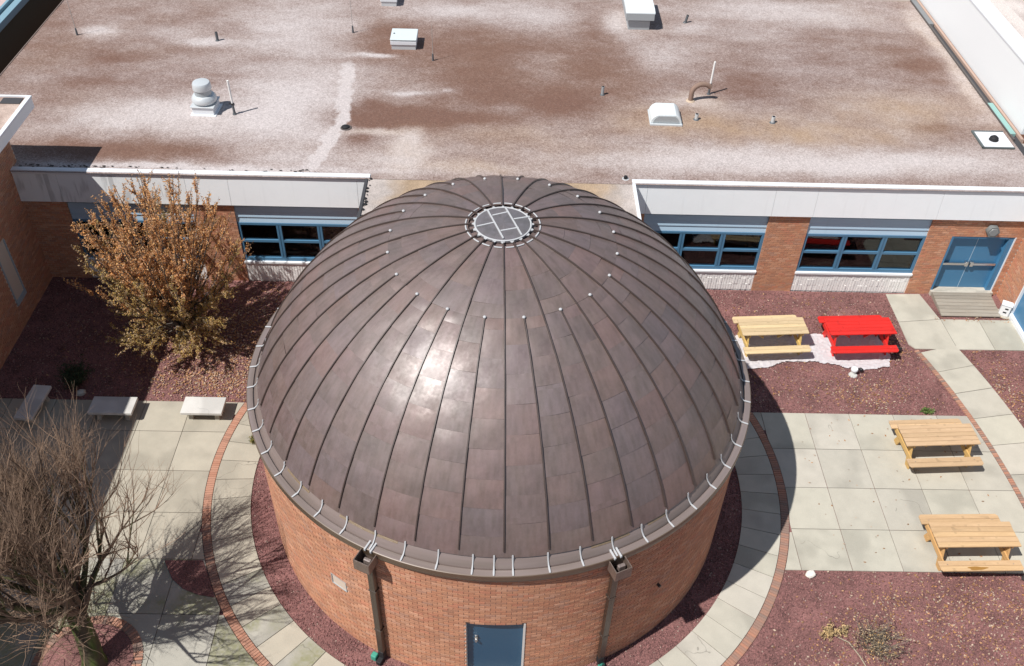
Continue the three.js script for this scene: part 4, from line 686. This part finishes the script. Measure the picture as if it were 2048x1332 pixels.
// ---------------------------------------------------------------- courtyard furniture
const woodTex = (s, kn) => colourMap(512, 64, (u, v, i, j) => { const g = fbm(u * 5, v * 14 + 0.5 * fbm(u * 3, v * 2, 3, s + 3), 4, s), f = noise(u * 40, v * 60, s + 5), k = 0.88 + 0.20 * (g - 0.4) + 0.08 * (f - 0.5) - kn * smooth(0.86, 0.94, noise(u * 14, v * 5, s + 8)) * 0.16; return [k, k * (0.97 + 0.05 * (g - 0.5)), k * (0.93 + 0.1 * (g - 0.5))]; });
const woodA = woodTex(201, 1), greyWood = woodTex(231, 0.5);
{
  seed(61);
  const woodMats = t => [[1, 1], [0.88, 1.03], [1.07, 1], [0.94, 1.05]].map(([k, b]) => mat(t[0] * k, t[1] * k, t[2] * k * b, { map: woodA, roughness: 0.72 }));
  const board = (L, w, t, ch = 0) => { let g; if (ch) { const s = new THREE.Shape(), h = L / 2, d = w / 2; [[-h + ch, -d], [h - ch, -d], [h, -d + ch], [h, d], [-h, d], [-h, -d + ch]].forEach((p, i) => i ? s.lineTo(...p) : s.moveTo(...p)); g = new THREE.ExtrudeGeometry(s, { depth: t - 0.008, bevelEnabled: true, bevelSize: 0.004, bevelThickness: 0.004, bevelSegments: 1, bevelOffset: -0.004 }).translate(0, 0, 0.004).rotateX(-Math.PI / 2).scale(1, 1, 1); } else g = new RoundedBoxGeometry(L, t, w, 1, 0.006).translate(0, t / 2, 0);
    const h = g.index ? g.toNonIndexed() : g, P = h.attributes.position, uv = new Float32Array(P.count * 2); for (let i = 0; i < P.count; i++) { uv[2 * i] = P.getX(i) * 0.45; uv[2 * i + 1] = (P.getZ(i) + P.getY(i)) * 1.6; } h.setAttribute('uv', new THREE.BufferAttribute(uv, 2)); return h; };
  const shifted = g => { const h = g.clone(), U = h.attributes.uv, a = rnd(), b = rnd(); for (let i = 0; i < U.count; i++) U.setXY(i, U.getX(i) + a, U.getY(i) + b); return h; };
  const topB = board(2.0, 0.137, 0.038), seatB = board(2.0, 0.137, 0.038), seatF = board(2.0, 0.137, 0.038, 0.05);
  function table(x, z, turn, ms, legM, label, stain) {
    const t = thing('picnic_table', label, 'picnic table', [x, 0, z], turn, 'picnic tables in the courtyard');
    for (let k = 0; k < 5; k++) { const o = part('top_board', shifted(topB), pick(ms), t); o.position.set(rr(-0.006, 0.006), 0.742 + rr(-0.001, 0.001), (k - 2) * 0.1445); }
    for (const s of [-1, 1]) for (let k = 0; k < 2; k++) { const o = part('seat_board', shifted(k ? seatF : seatB), pick(ms), t); o.position.set(0, 0.432, s * (0.605 + k * 0.1445)); if (s < 0) o.rotation.y = Math.PI; }
    for (const s of [-0.80, 0.80]) {
      for (const e of [-1, 1]) { const g = new RoundedBoxGeometry(0.045, 0.80, 0.185, 1, 0.005).rotateX(-e * 0.34); part('leg', g.translate(s, 0.36, e * 0.30), legM, t); }
      part('seat_beam', bx(s - 0.058, s - 0.02, 0.292, 0.43, -0.72, 0.72, 0.005), legM, t); part('top_beam', bx(s + 0.02, s + 0.058, 0.65, 0.742, -0.33, 0.33, 0.005), legM, t);
    }
    for (const s of [-1, 1]) part('brace', new RoundedBoxGeometry(0.62, 0.038, 0.085, 1, 0.004).rotateZ(s * 0.6).translate(s * 0.47, 0.51, 0), legM, t);
    for (const s of [-0.84, 0.76]) for (const e of [-1, 1]) part('bolt', cyl(0.012, 0.012, 0.012, 8, s + 0.04, 0.46, e * 0.64), steel, t);
    return t;
  }
  const bare = [0.62, 0.44, 0.26], cream = [0.66, 0.52, 0.31];
  table(8.12, -5.14, 0.078, woodMats(cream), mat(0.66, 0.47, 0.16, { map: woodA, roughness: 0.6 }), 'pale yellow picnic table on the plastic sheet, left of the red one');
  table(10.75, -5.22, 0.058, [1, 0.95, 1.05].map(k => mat(0.72 * k, 0.028 * k, 0.022 * k, { map: woodA, roughness: 0.45 })), mat(0.64, 0.026, 0.02, { roughness: 0.5 }), 'freshly painted bright red picnic table');
  table(11.70, -0.95, 0.06, woodMats(bare), mat(0.60, 0.40, 0.15, { map: woodA, roughness: 0.75 }), 'bare wood picnic table at the back of the concrete patio');
  const t4 = table(11.50, 2.23, 0.03, woodMats([0.63, 0.435, 0.24]), mat(0.62, 0.38, 0.16, { map: woodA, roughness: 0.75 }), 'bare wood picnic table nearest the viewer, with a wet stain on its seat');
  { const s = new THREE.Shape(); for (let k = 0; k < 24; k++) { const a = k / 24 * Math.PI * 2, r = 1 + 0.16 * Math.sin(3 * a + 1) + 0.1 * Math.sin(5 * a); k ? s.lineTo(0.23 * r * Math.cos(a), 0.048 * r * Math.sin(a)) : s.moveTo(0.23 * r * Math.cos(a), 0.048 * r * Math.sin(a)); } part('seat_stain', new THREE.ShapeGeometry(s).rotateX(-Math.PI / 2).translate(-0.12, 0.473, 0.755), mat(0.33, 0.17, 0.04, { roughness: 0.3 }), t4); }

  // crumpled plastic sheet below the two tables
  { const pts = [[6.6, -5.5], [7.2, -5.45], [9.0, -5.75], [9.9, -5.62], [10.4, -5.9], [11.6, -5.7], [11.75, -4.7], [11.55, -4.28], [10.9, -4.15], [10.3, -4.22], [9.4, -4.42], [8.6, -4.40], [7.8, -4.16], [7.15, -3.98], [6.55, -4.1]];
    const s = new THREE.Shape(); pts.forEach((p, i) => i ? s.lineTo(p[0], -p[1]) : s.moveTo(p[0], -p[1]));
    const inside = (x, z) => { let c = false; for (let i = 0, j = pts.length - 1; i < pts.length; j = i++) { const [a, b] = pts[i], [e, f] = pts[j]; if ((b > z) !== (f > z) && x < (e - a) * (z - b) / (f - b) + a) c = !c; } return c; };
    const nx = 190, nz = 76, pos = [], idx = [];
    for (let j = 0; j <= nz; j++) for (let i = 0; i <= nx; i++) { const x = lerp(6.5, 11.9, i / nx), z = lerp(-6, -3.9, j / nz), r = Math.abs(fbm(x * 7, z * 7, 4, 301) - 0.5) + Math.abs(fbm(x * 3 + z * 4, z * 9, 3, 302) - 0.5); pos.push(x, 0.002 + 0.075 * (0.5 - r) + 0.012 * noise(x * 30, z * 30, 303), z); }
    for (let j = 0; j < nz; j++) for (let i = 0; i < nx; i++) { const x = lerp(6.5, 11.9, (i + 0.5) / nx), z = lerp(-6, -3.9, (j + 0.5) / nz), w = 0.16 * (fbm(x * 4, z * 4, 3, 305) - 0.5), w2 = 0.16 * (fbm(x * 4 + 9, z * 4, 3, 306) - 0.5); if (!inside(x + w, z + w2)) continue; const A = j * (nx + 1) + i, C = A + nx + 1; idx.push(A, C, A + 1, A + 1, C, C + 1); }
    const g = new THREE.BufferGeometry(); g.setAttribute('position', new THREE.Float32BufferAttribute(pos, 3)); g.setIndex(idx); g.computeVertexNormals();
    single('plastic_sheet', g, new THREE.MeshPhysicalMaterial({ color: lin(0.70, 0.68, 0.70), roughness: 0.5, transmission: 0.25, thickness: 0, side: THREE.DoubleSide }), 'crumpled clear white plastic sheet under the yellow and red tables', 'plastic sheet'); }
  // black crumpled bag beside the red table
  { const bag = (x, z, s, label) => { const g = new THREE.IcosahedronGeometry(1, 4), P = g.attributes.position; for (let i = 0; i < P.count; i++) { const v = V(P.getX(i), P.getY(i), P.getZ(i)), k = 0.72 + 0.6 * (noise(v.x * 2.2 + 9, v.y * 2.2 + v.z * 2.7 + 7, 311 + Math.round(s * 100)) - 0.4) + 0.3 * (noise(v.x * 6 + 20, v.y * 6 + v.z * 5 + 20, 312) - 0.5); P.setXYZ(i, v.x * k * s, Math.max(-0.02, 0.10 + v.y * k * s * 0.55), v.z * k * s * 0.8); } g.computeVertexNormals(); const o = single('dark_bag', g, mat(0.012, 0.012, 0.014, { roughness: 0.35 }), label, 'bag'); o.position.set(x, 0, z); };
    bag(11.95, -4.98, 0.2, 'crumpled black bag on the ground at the end of the red table'); bag(10.62, -4.05, 0.09, 'small dark crumpled rag on the front edge of the plastic sheet'); }
  // white capped pipe, stones
  { const p = thing('ground_cap', 'white round capped pipe stub in the stone bed in front of the red table', 'pipe cap', [10.42, YB, -4.0]); part('pipe', cyl(0.075, 0.075, 0.16, 16), mat(0.6, 0.6, 0.58), p); part('cap', lathe([[0.10, 0.15], [0.105, 0.19], [0.09, 0.225], [0.0001, 0.235]], 20), whiteCap, p); part('base_ring', cyl(0.11, 0.13, 0.03, 16, -0.02, 0.01, 0.06), mat(0.5, 0.5, 0.48), p); }
  const stone = (x, z, sx, sy, sz, m, label) => { const g = new THREE.DodecahedronGeometry(1, 1), P = g.attributes.position; for (let i = 0; i < P.count; i++) { const v = V(P.getX(i), P.getY(i), P.getZ(i)), k = 0.85 + 0.3 * noise(v.x * 2 + 5, v.y * 2 + v.z * 3 + 5, Math.round(x * 10)); P.setXYZ(i, v.x * k * sx, v.y * k * sy, v.z * k * sz); } g.computeVertexNormals(); const o = single('stone', toCreasedNormals(g, 0.4), m, label, 'stone'); o.position.set(x, YB + sy * 0.7, z); o.rotation.y = 0.4; };
  stone(7.55, 2.92, 0.13, 0.08, 0.10, mat(0.70, 0.66, 0.60), 'pale square stone at the corner where patio meets the lower bed');
  stone(-11.72, -2.62, 0.13, 0.10, 0.10, mat(0.50, 0.50, 0.46), 'pale stone in the shade behind the half lit bench');
  stone(12.75, 2.93, 0.10, 0.06, 0.08, mat(0.03, 0.025, 0.025), 'dark stone at the far right patio corner');
  stone(6.52, -2.36, 0.12, 0.07, 0.09, mat(0.5, 0.5, 0.5), 'small grey block in the dome shadow at the back patio edge');
  // concrete benches
  const bench = (x, z, L, d, turn, label) => { const b = thing('concrete_bench', label, 'bench', [x, 0, z], turn, 'concrete slab benches along the left patio'); part('seat', planar(bx(-L / 2, L / 2, 0.295, 0.385, -d / 2, d / 2, 0.012), rr(0, 4), rr(0, 4), 0.2), mat(0.66, 0.66, 0.66, { map: concreteTex, roughness: 0.85 }), b); for (const s of [-1, 1]) part('leg', planar(extrudeX([[-d * 0.36, -0.02], [d * 0.36, -0.02], [d * 0.28, 0.10], [d * 0.28, 0.22], [d * 0.36, 0.295], [-d * 0.36, 0.295], [-d * 0.28, 0.22], [-d * 0.28, 0.10]], s * L * 0.32 - 0.06, s * L * 0.32 + 0.06), 0, 0, 0.2), slabMats[1], b); };
  bench(-8.07, -1.92, 1.12, 0.61, 0, 'sunlit white concrete slab bench nearest the dome');
  bench(-10.52, -1.87, 1.19, 0.61, 0, 'concrete slab bench with only its right end in sun');
  bench(-12.71, -1.94, 1.25, 0.5, 1.5, 'concrete slab bench turned sideways in deep shade behind bare twigs');
  // ramp, box, lamp by the double door
  const ramp = thing('door_ramp', 'weathered grey board ramp up to the blue double door', 'ramp', [13.9, 0, ZF]);
  const rm = [0.30, 0.27, 0.33, 0.285].map(k => mat(k, k * 0.93, k * 0.80, { map: greyWood, roughness: 0.9 }));
  const rb = board(1.88, 0.142, 0.035); for (let k = 0; k < 7; k++) { const o = part('board', shifted(rb), pick(rm), ramp), t = (k + 0.5) / 7; o.position.set(0.95 + rr(-0.01, 0.01), lerp(0.10, 0.015, t), lerp(0.10, 1.16, t)); o.rotation.x = 0.08; }
  for (const x of [0.02, 1.84]) part('side_board', extrudeX([[0.08, -0.05], [1.12, -0.05], [1.12, 0.0], [0.08, 0.09]], x, x + 0.04), rm[1], ramp);
  const ub = thing('utility_box', 'small white box with two dark openings in the corner by the ramp', 'utility box', [15.93, 0, -6.78], -0.5);
  part('body', bx(-0.15, 0.15, 0.0, 0.40, -0.11, 0.11, 0.03), mat(0.76, 0.77, 0.77, { roughness: 0.45 }), ub); part('lid', bx(-0.165, 0.165, 0.40, 0.45, -0.125, 0.125, 0.015), whiteCap, ub); part('opening', bx(-0.02, 0.08, 0.27, 0.32, 0.105, 0.116), black, ub); part('opening', bx(-0.04, 0.06, 0.13, 0.18, 0.105, 0.116), black, ub); part('pad', bx(-0.22, 0.22, -0.02, 0.012, -0.18, 0.2), slabMats[4], ub);
  const wl = thing('wall_light', 'grey wall light fixture under the fascia above the double door', 'wall light', [14.98, 2.58, ZF]);
  part('housing', new THREE.CylinderGeometry(0.20, 0.20, 0.16, 6).rotateX(Math.PI / 2).rotateZ(Math.PI / 6).translate(0, 0, 0.10), mat(0.17, 0.185, 0.185, { roughness: 0.6 }), wl); part('back_plate', bx(-0.12, 0.12, -0.12, 0.12, 0, 0.03), darkMetal, wl); part('lens', new THREE.CylinderGeometry(0.14, 0.15, 0.02, 6).rotateX(Math.PI / 2).rotateZ(Math.PI / 6).translate(0, 0, 0.185), mat(0.24, 0.25, 0.245, { roughness: 0.3 }), wl);
}

// ---------------------------------------------------------------- trees and plants
const dirRand = (base, spread) => { const v = V(rr(-1, 1), rr(-1, 1), rr(-1, 1)); return base.clone().addScaledVector(v, spread).normalize(); };
function limb(s, start, dir, len, r0, r1, n, sides, wob, lift, col) {
  const pts = [start.clone()], d = dir.clone();
  for (let k = 0; k < n; k++) { d.x += rr(-wob, wob); d.z += rr(-wob, wob); d.y += rr(-wob, wob) * 0.5 + lift; d.normalize(); pts.push(pts[k].clone().addScaledVector(d, len / n)); }
  s.tube(pts, r0, r1, sides, col); return { pts, dir: d };
}
const barkTex = colourMap(256, 256, (u, v) => { const a = fbm(u * 8, v * 3, 4, 401, 8), k = 0.6 + 0.8 * (a - 0.2); return [k, k, k]; });
{
  // bare tree at lower left: mossy trunk, limbs, a fan of fine twigs
  seed(1003);
  const T = thing('bare_tree', 'bare brown tree with mossy trunk and fine upright twigs at lower left', 'tree', [-8.72, 0, 5.46]);
  const trunk = new Soup(), N = 12, pts = []; for (let k = 0; k <= N; k++) { const y = lerp(-0.05, 1.55, k / N); pts.push(V(-0.10 * y + 0.02 * Math.sin(y * 3), y, -0.30 * y)); }
  { const base = trunk; base.tube(pts.slice(0, 3), 0.30, 0.225, 14); base.tube(pts.slice(2), 0.225, 0.20, 14); const P = base.p; for (let i = 0; i < base.c.length; i += 3) { const x = P[i], y = P[i + 1], z = P[i + 2], m = smooth(0.40, 0.56, fbm(x * 5 + 20, y * 3 + z * 5 + 20, 4, 410)) ; base.c[i] = lerp(0.075, 0.085, m); base.c[i + 1] = lerp(0.055, 0.125, m); base.c[i + 2] = lerp(0.035, 0.022, m); } }
  part('trunk', trunk.geo(), new THREE.MeshStandardMaterial({ vertexColors: true, map: barkTex, roughness: 0.95 }), T);
  const top = pts[N], barkMat = new THREE.MeshStandardMaterial({ vertexColors: true, roughness: 0.95 }), twig = new Soup();
  const bcol = () => { const k = rr(0.7, 1.2); return rnd() < 0.3 ? lin(0.085 * k, 0.085 * k, 0.035 * k) : lin(0.13 * k, 0.09 * k, 0.062 * k); };
  const tcol = () => { const k = rr(0.6, 1.35); return lin(0.26 * k, 0.175 * k, 0.12 * k); };
  const nL = 15;
  for (let k = 0; k < nL; k++) {
    const az = k / nL * Math.PI * 2 + rr(-0.25, 0.25), out = k % 3 === 0 ? rr(0.25, 0.5) : k % 3 === 1 ? rr(0.6, 1.0) : rr(1.1, 1.6), d = V(Math.cos(az) * out * (Math.cos(az) > 0 ? 0.5 : 1) - 0.22, 1, Math.sin(az) * out * 0.85 - 0.22).normalize(), s = new Soup();
    const A = limb(s, top.clone().add(V(Math.cos(az) * 0.08, -rr(0.0, 0.35), Math.sin(az) * 0.08)), d, rr(0.95, 1.5), rr(0.075, 0.105), 0.048, 6, 8, 0.10, 0.02, bcol());
    const grow = (from, dir, len, r, level) => {
      if (level === 0) { limb(twig, from, dir, len, r * 0.68, 0.0014, 4, 3, 0.24, 0.03, tcol()); return; }
      const b = limb(level > 1 ? s : twig, from, dir, len, r, r * 0.55, 5, level > 1 ? 6 : 4, 0.11, 0.045, level > 1 ? bcol() : tcol());
      const m = [0, 6, 5, 4][level];
      for (let q = 0; q < m; q++) { const t = b.pts[q < 2 ? 5 : 2 + Math.floor(rnd() * 4)], nd = dirRand(b.dir, level > 1 ? 0.58 : 0.55); nd.y += 0.20; nd.normalize(); grow(t, nd, len * rr(0.6, 0.95), r * rr(0.42, 0.6), level - 1); }
    };
    for (let q = 0; q < 4; q++) { const t = A.pts[q < 2 ? 6 : 3 + Math.floor(rnd() * 3)], nd = dirRand(A.dir, 0.5); nd.y += 0.25; nd.normalize(); grow(t, nd, rr(0.75, 1.3), 0.040, 3); }
    part('branch', s.geo(), barkMat, T);
  }
  // drooping low twigs around the fork
  for (let k = 0; k < 260; k++) { const a = rr(1.2, 6.6), st = top.clone().add(V(rr(-1.6, 0.5), rr(-0.5, 0.9), rr(-0.9, 0.9))); limb(twig, st, V(Math.cos(a), rr(-0.3, 0.6), Math.sin(a)).normalize(), rr(0.5, 1.4), 0.009, 0.002, 6, 3, 0.30, -0.03, tcol()); }
  part('twigs', twig.geo(), new THREE.MeshStandardMaterial({ vertexColors: true, roughness: 0.9 }), T, 'stuff');
}
{
  // budding orange tree at upper left
  seed(2004);
  const T = thing('budding_tree', 'rounded tree with upright branches in orange and olive spring leaf', 'tree', [-9.45, 0, -4.95]);
  const bark = new THREE.MeshStandardMaterial({ vertexColors: true, map: barkTex, roughness: 0.95 }), tr = new Soup(), grey = () => { const k = rr(0.7, 1.2); return lin(0.15 * k, 0.125 * k, 0.105 * k); };
  limb(tr, V(0, -0.05, 0), V(0, 1, 0), 1.0, 0.17, 0.13, 5, 10, 0.03, 0, lin(0.13, 0.11, 0.09)); part('trunk', tr.geo(), bark, T);
  const leaf = new Soup(), br = new Soup();
  const lc = kind => { const k = rr(0.62, 1.3); return kind ? pick([lin(0.54 * k, 0.36 * k, 0.09 * k), lin(0.58 * k, 0.36 * k, 0.11 * k), lin(0.42 * k, 0.31 * k, 0.08 * k), lin(0.62 * k, 0.44 * k, 0.27 * k)]) : pick([lin(0.76 * k, 0.40 * k, 0.12 * k), lin(0.70 * k, 0.33 * k, 0.09 * k), lin(0.80 * k, 0.50 * k, 0.23 * k), lin(0.62 * k, 0.34 * k, 0.17 * k)]); };
  const leaves = (pts, from, n, spread, kind, size) => { for (let k = 0; k < n; k++) { const t = from + (1 - from) * rnd(), f = t * (pts.length - 1), i = Math.min(pts.length - 2, Math.floor(f)), c = pts[i].clone().lerp(pts[i + 1], f - i).add(V(rr(-1, 1), rr(-1, 1), rr(-1, 1)).multiplyScalar(spread)), u = V(rr(-1, 1), rr(-0.7, 1), rr(-1, 1)).normalize(), w = V(rr(-1, 1), rr(-1, 1), rr(-1, 1)).cross(u).normalize(), s = rr(0.7, 1.3) * size; leaf.leaf(c, u.multiplyScalar(s), w.multiplyScalar(s * 0.48), lc(kind)); } };
  const R = 2.58, H = 5.6, nB = 84;
  for (let k = 0; k < nB; k++) {
    const az = k * 2.399963 + rr(-0.2, 0.2), q = Math.sqrt((k + 0.5) / nB), low = q > 0.70 && rnd() < 0.55;
    const tipR = R * Math.pow(q, 0.8) * rr(0.88, 1.06) * (low ? 0.74 : 1), tipY = low ? rr(0.6, 2.2) : lerp(H, 2.9, Math.pow(q, 2.4)) * rr(0.9, 1.02), tip = V(Math.cos(az) * tipR - 0.05, tipY, Math.sin(az) * tipR), st = V(rr(-0.08, 0.08), rr(0.35, 0.95), rr(-0.08, 0.08)), kind = low || (q > 0.7 && rnd() < 0.45) ? 1 : 0;
    const mid = st.clone().lerp(tip, 0.5).add(V(Math.cos(az) * 0.30 * q, low ? 0.15 : -0.35 * q, Math.sin(az) * 0.30 * q)), curve = new THREE.QuadraticBezierCurve3(st, mid, tip).getPoints(9).map((p, i) => i && i < 9 ? p.add(V(rr(-0.04, 0.04), rr(-0.04, 0.04), rr(-0.04, 0.04))) : p);
    const bs = new Soup(); bs.tube(curve, 0.04, 0.006, 6, grey()); part('branch', bs.geo(), bark, T);
    leaves(curve, 0.45, 130, 0.04, kind, 0.029);
    for (let m = 0; m < 17; m++) {
      const f = 0.22 + 0.74 * rnd(), i = Math.floor(f * 9), p = curve[i], d = tip.clone().sub(st).normalize(), nd = dirRand(d, 0.75); nd.y += low ? 0.1 : 0.42; nd.normalize();
      const w = limb(br, p, nd, rr(0.35, 0.95) * (1.12 - 0.5 * f), 0.012, 0.003, 4, 3, 0.10, 0.05, grey()); leaves(w.pts, 0.1, rr(26, 62), 0.036, kind, 0.029);
      if (m < 8) { const w2 = limb(br, w.pts[2], dirRand(w.dir, 0.7), rr(0.2, 0.5), 0.007, 0.002, 3, 3, 0.1, 0.04, grey()); leaves(w2.pts, 0.1, rr(10, 34), 0.034, kind, 0.028); }
    }
  }
  part('twigs', br.geo(), bark, T, 'stuff');
  part('crown', leaf.geo(), new THREE.MeshPhysicalMaterial({ vertexColors: true, roughness: 0.85, side: THREE.DoubleSide, transmission: 0.45, thickness: 0 }), T, 'stuff');
}
function shrub(name, label, category, x, z, o) {
  const T = thing(name, label, category, [x, YB, z]), s = new Soup(), l = new Soup();
  for (let k = 0; k < o.n; k++) { const a = rr(0, 6.28), d = V(Math.cos(a) * rr(0.2, o.out), 1, Math.sin(a) * rr(0.2, o.out)).normalize(), c = o.stem(), b = limb(s, V(rr(-o.r, o.r), 0, rr(-o.r, o.r)), d, rr(0.5, 1) * o.h, 0.008, 0.002, 5, 3, 0.2, -0.01, c);
    for (let q = 0; q < o.sub; q++) { const w = limb(s, b.pts[1 + Math.floor(rnd() * 4)], dirRand(b.dir, 0.8), rr(0.2, 0.5) * o.h, 0.004, 0.0015, 3, 3, 0.2, 0, c); for (let e = 0; e < o.leaves; e++) { const p = w.pts[Math.floor(rnd() * 4)].clone().add(V(rr(-1, 1), rr(-1, 1), rr(-1, 1)).multiplyScalar(0.04)); if (p.y < 0.01) p.y = rr(0.01, 0.05); const u = V(rr(-1, 1), rr(-0.6, 0.8), rr(-1, 1)).normalize(), v = V(rr(-1, 1), rr(-1, 1), rr(-1, 1)).cross(u).normalize(), sz = rr(0.7, 1.3) * o.size; l.leaf(p, u.multiplyScalar(sz), v.multiplyScalar(sz * 0.5), o.leaf()); } } }
  const vm = new THREE.MeshStandardMaterial({ vertexColors: true, roughness: 0.9, side: THREE.DoubleSide }); part('stems', s.geo(), vm, T, 'stuff'); if (l.i.length) part('foliage', l.geo(), vm, T, 'stuff'); return T;
}
{
  seed(3005);
  const straw = (a, b, c) => () => { const k = rr(0.6, 1.3); return lin(a * k, b * k, c * k); };
  shrub('dry_shrub', 'straw coloured dry shrub in the lower right stone bed', 'shrub', 8.55, 4.75, { n: 44, out: 1.35, r: 0.24, h: 0.80, sub: 7, leaves: 3, size: 0.022, stem: straw(0.20, 0.175, 0.14), leaf: () => pick([straw(0.46, 0.34, 0.20)(), straw(0.42, 0.32, 0.20)(), straw(0.33, 0.26, 0.17)(), straw(0.5, 0.31, 0.13)()]) });
  shrub('dry_tuft', 'small tan tuft of dead leaves left of the dry shrub', 'dead plant', 7.62, 4.48, { n: 16, out: 1.2, r: 0.08, h: 0.3, sub: 4, leaves: 6, size: 0.028, stem: straw(0.3, 0.23, 0.14), leaf: straw(0.52, 0.37, 0.18) });
  shrub('dry_tuft', 'pale dead tuft between the small tan tuft and the dry shrub', 'dead plant', 7.98, 4.42, { n: 10, out: 1.1, r: 0.06, h: 0.24, sub: 3, leaves: 5, size: 0.026, stem: straw(0.3, 0.25, 0.17), leaf: straw(0.48, 0.36, 0.18) });
  { const s = new Soup(); s.tube([V(7.75, 0.02, 4.55), V(8.0, 0.05, 4.72), V(8.16, 0.04, 5.05), V(8.3, 0.03, 5.5)], 0.012, 0.018, 5, lin(0.34, 0.29, 0.21)); single('fallen_stick', s.geo(), new THREE.MeshStandardMaterial({ vertexColors: true, roughness: 0.9 }), 'long bent grey stick lying left of the dry shrub', 'stick'); }
  shrub('weed_tuft', 'green and yellow weed tuft on the ring path under the gutter', 'weed', -6.52, -0.98, { n: 26, out: 0.9, r: 0.05, h: 0.24, sub: 4, leaves: 6, size: 0.022, stem: straw(0.16, 0.15, 0.04), leaf: () => rnd() < 0.5 ? straw(0.28, 0.20, 0.04)() : straw(0.11, 0.13, 0.03)() });
  shrub('weed_tuft', 'tiny green weed at the back right corner of the patio', 'weed', 12.1, -2.5, { n: 14, out: 1.1, r: 0.08, h: 0.18, sub: 3, leaves: 4, size: 0.03, stem: straw(0.12, 0.15, 0.04), leaf: straw(0.10, 0.16, 0.035) });
  shrub('evergreen_shrub', 'dark green shrub in the shade beside the sideways bench', 'shrub', -11.95, -3.0, { n: 42, out: 0.8, r: 0.12, h: 0.8, sub: 6, leaves: 8, size: 0.03, stem: straw(0.05, 0.05, 0.03), leaf: straw(0.03, 0.055, 0.022) });
}

renderer.render(scene, camera);
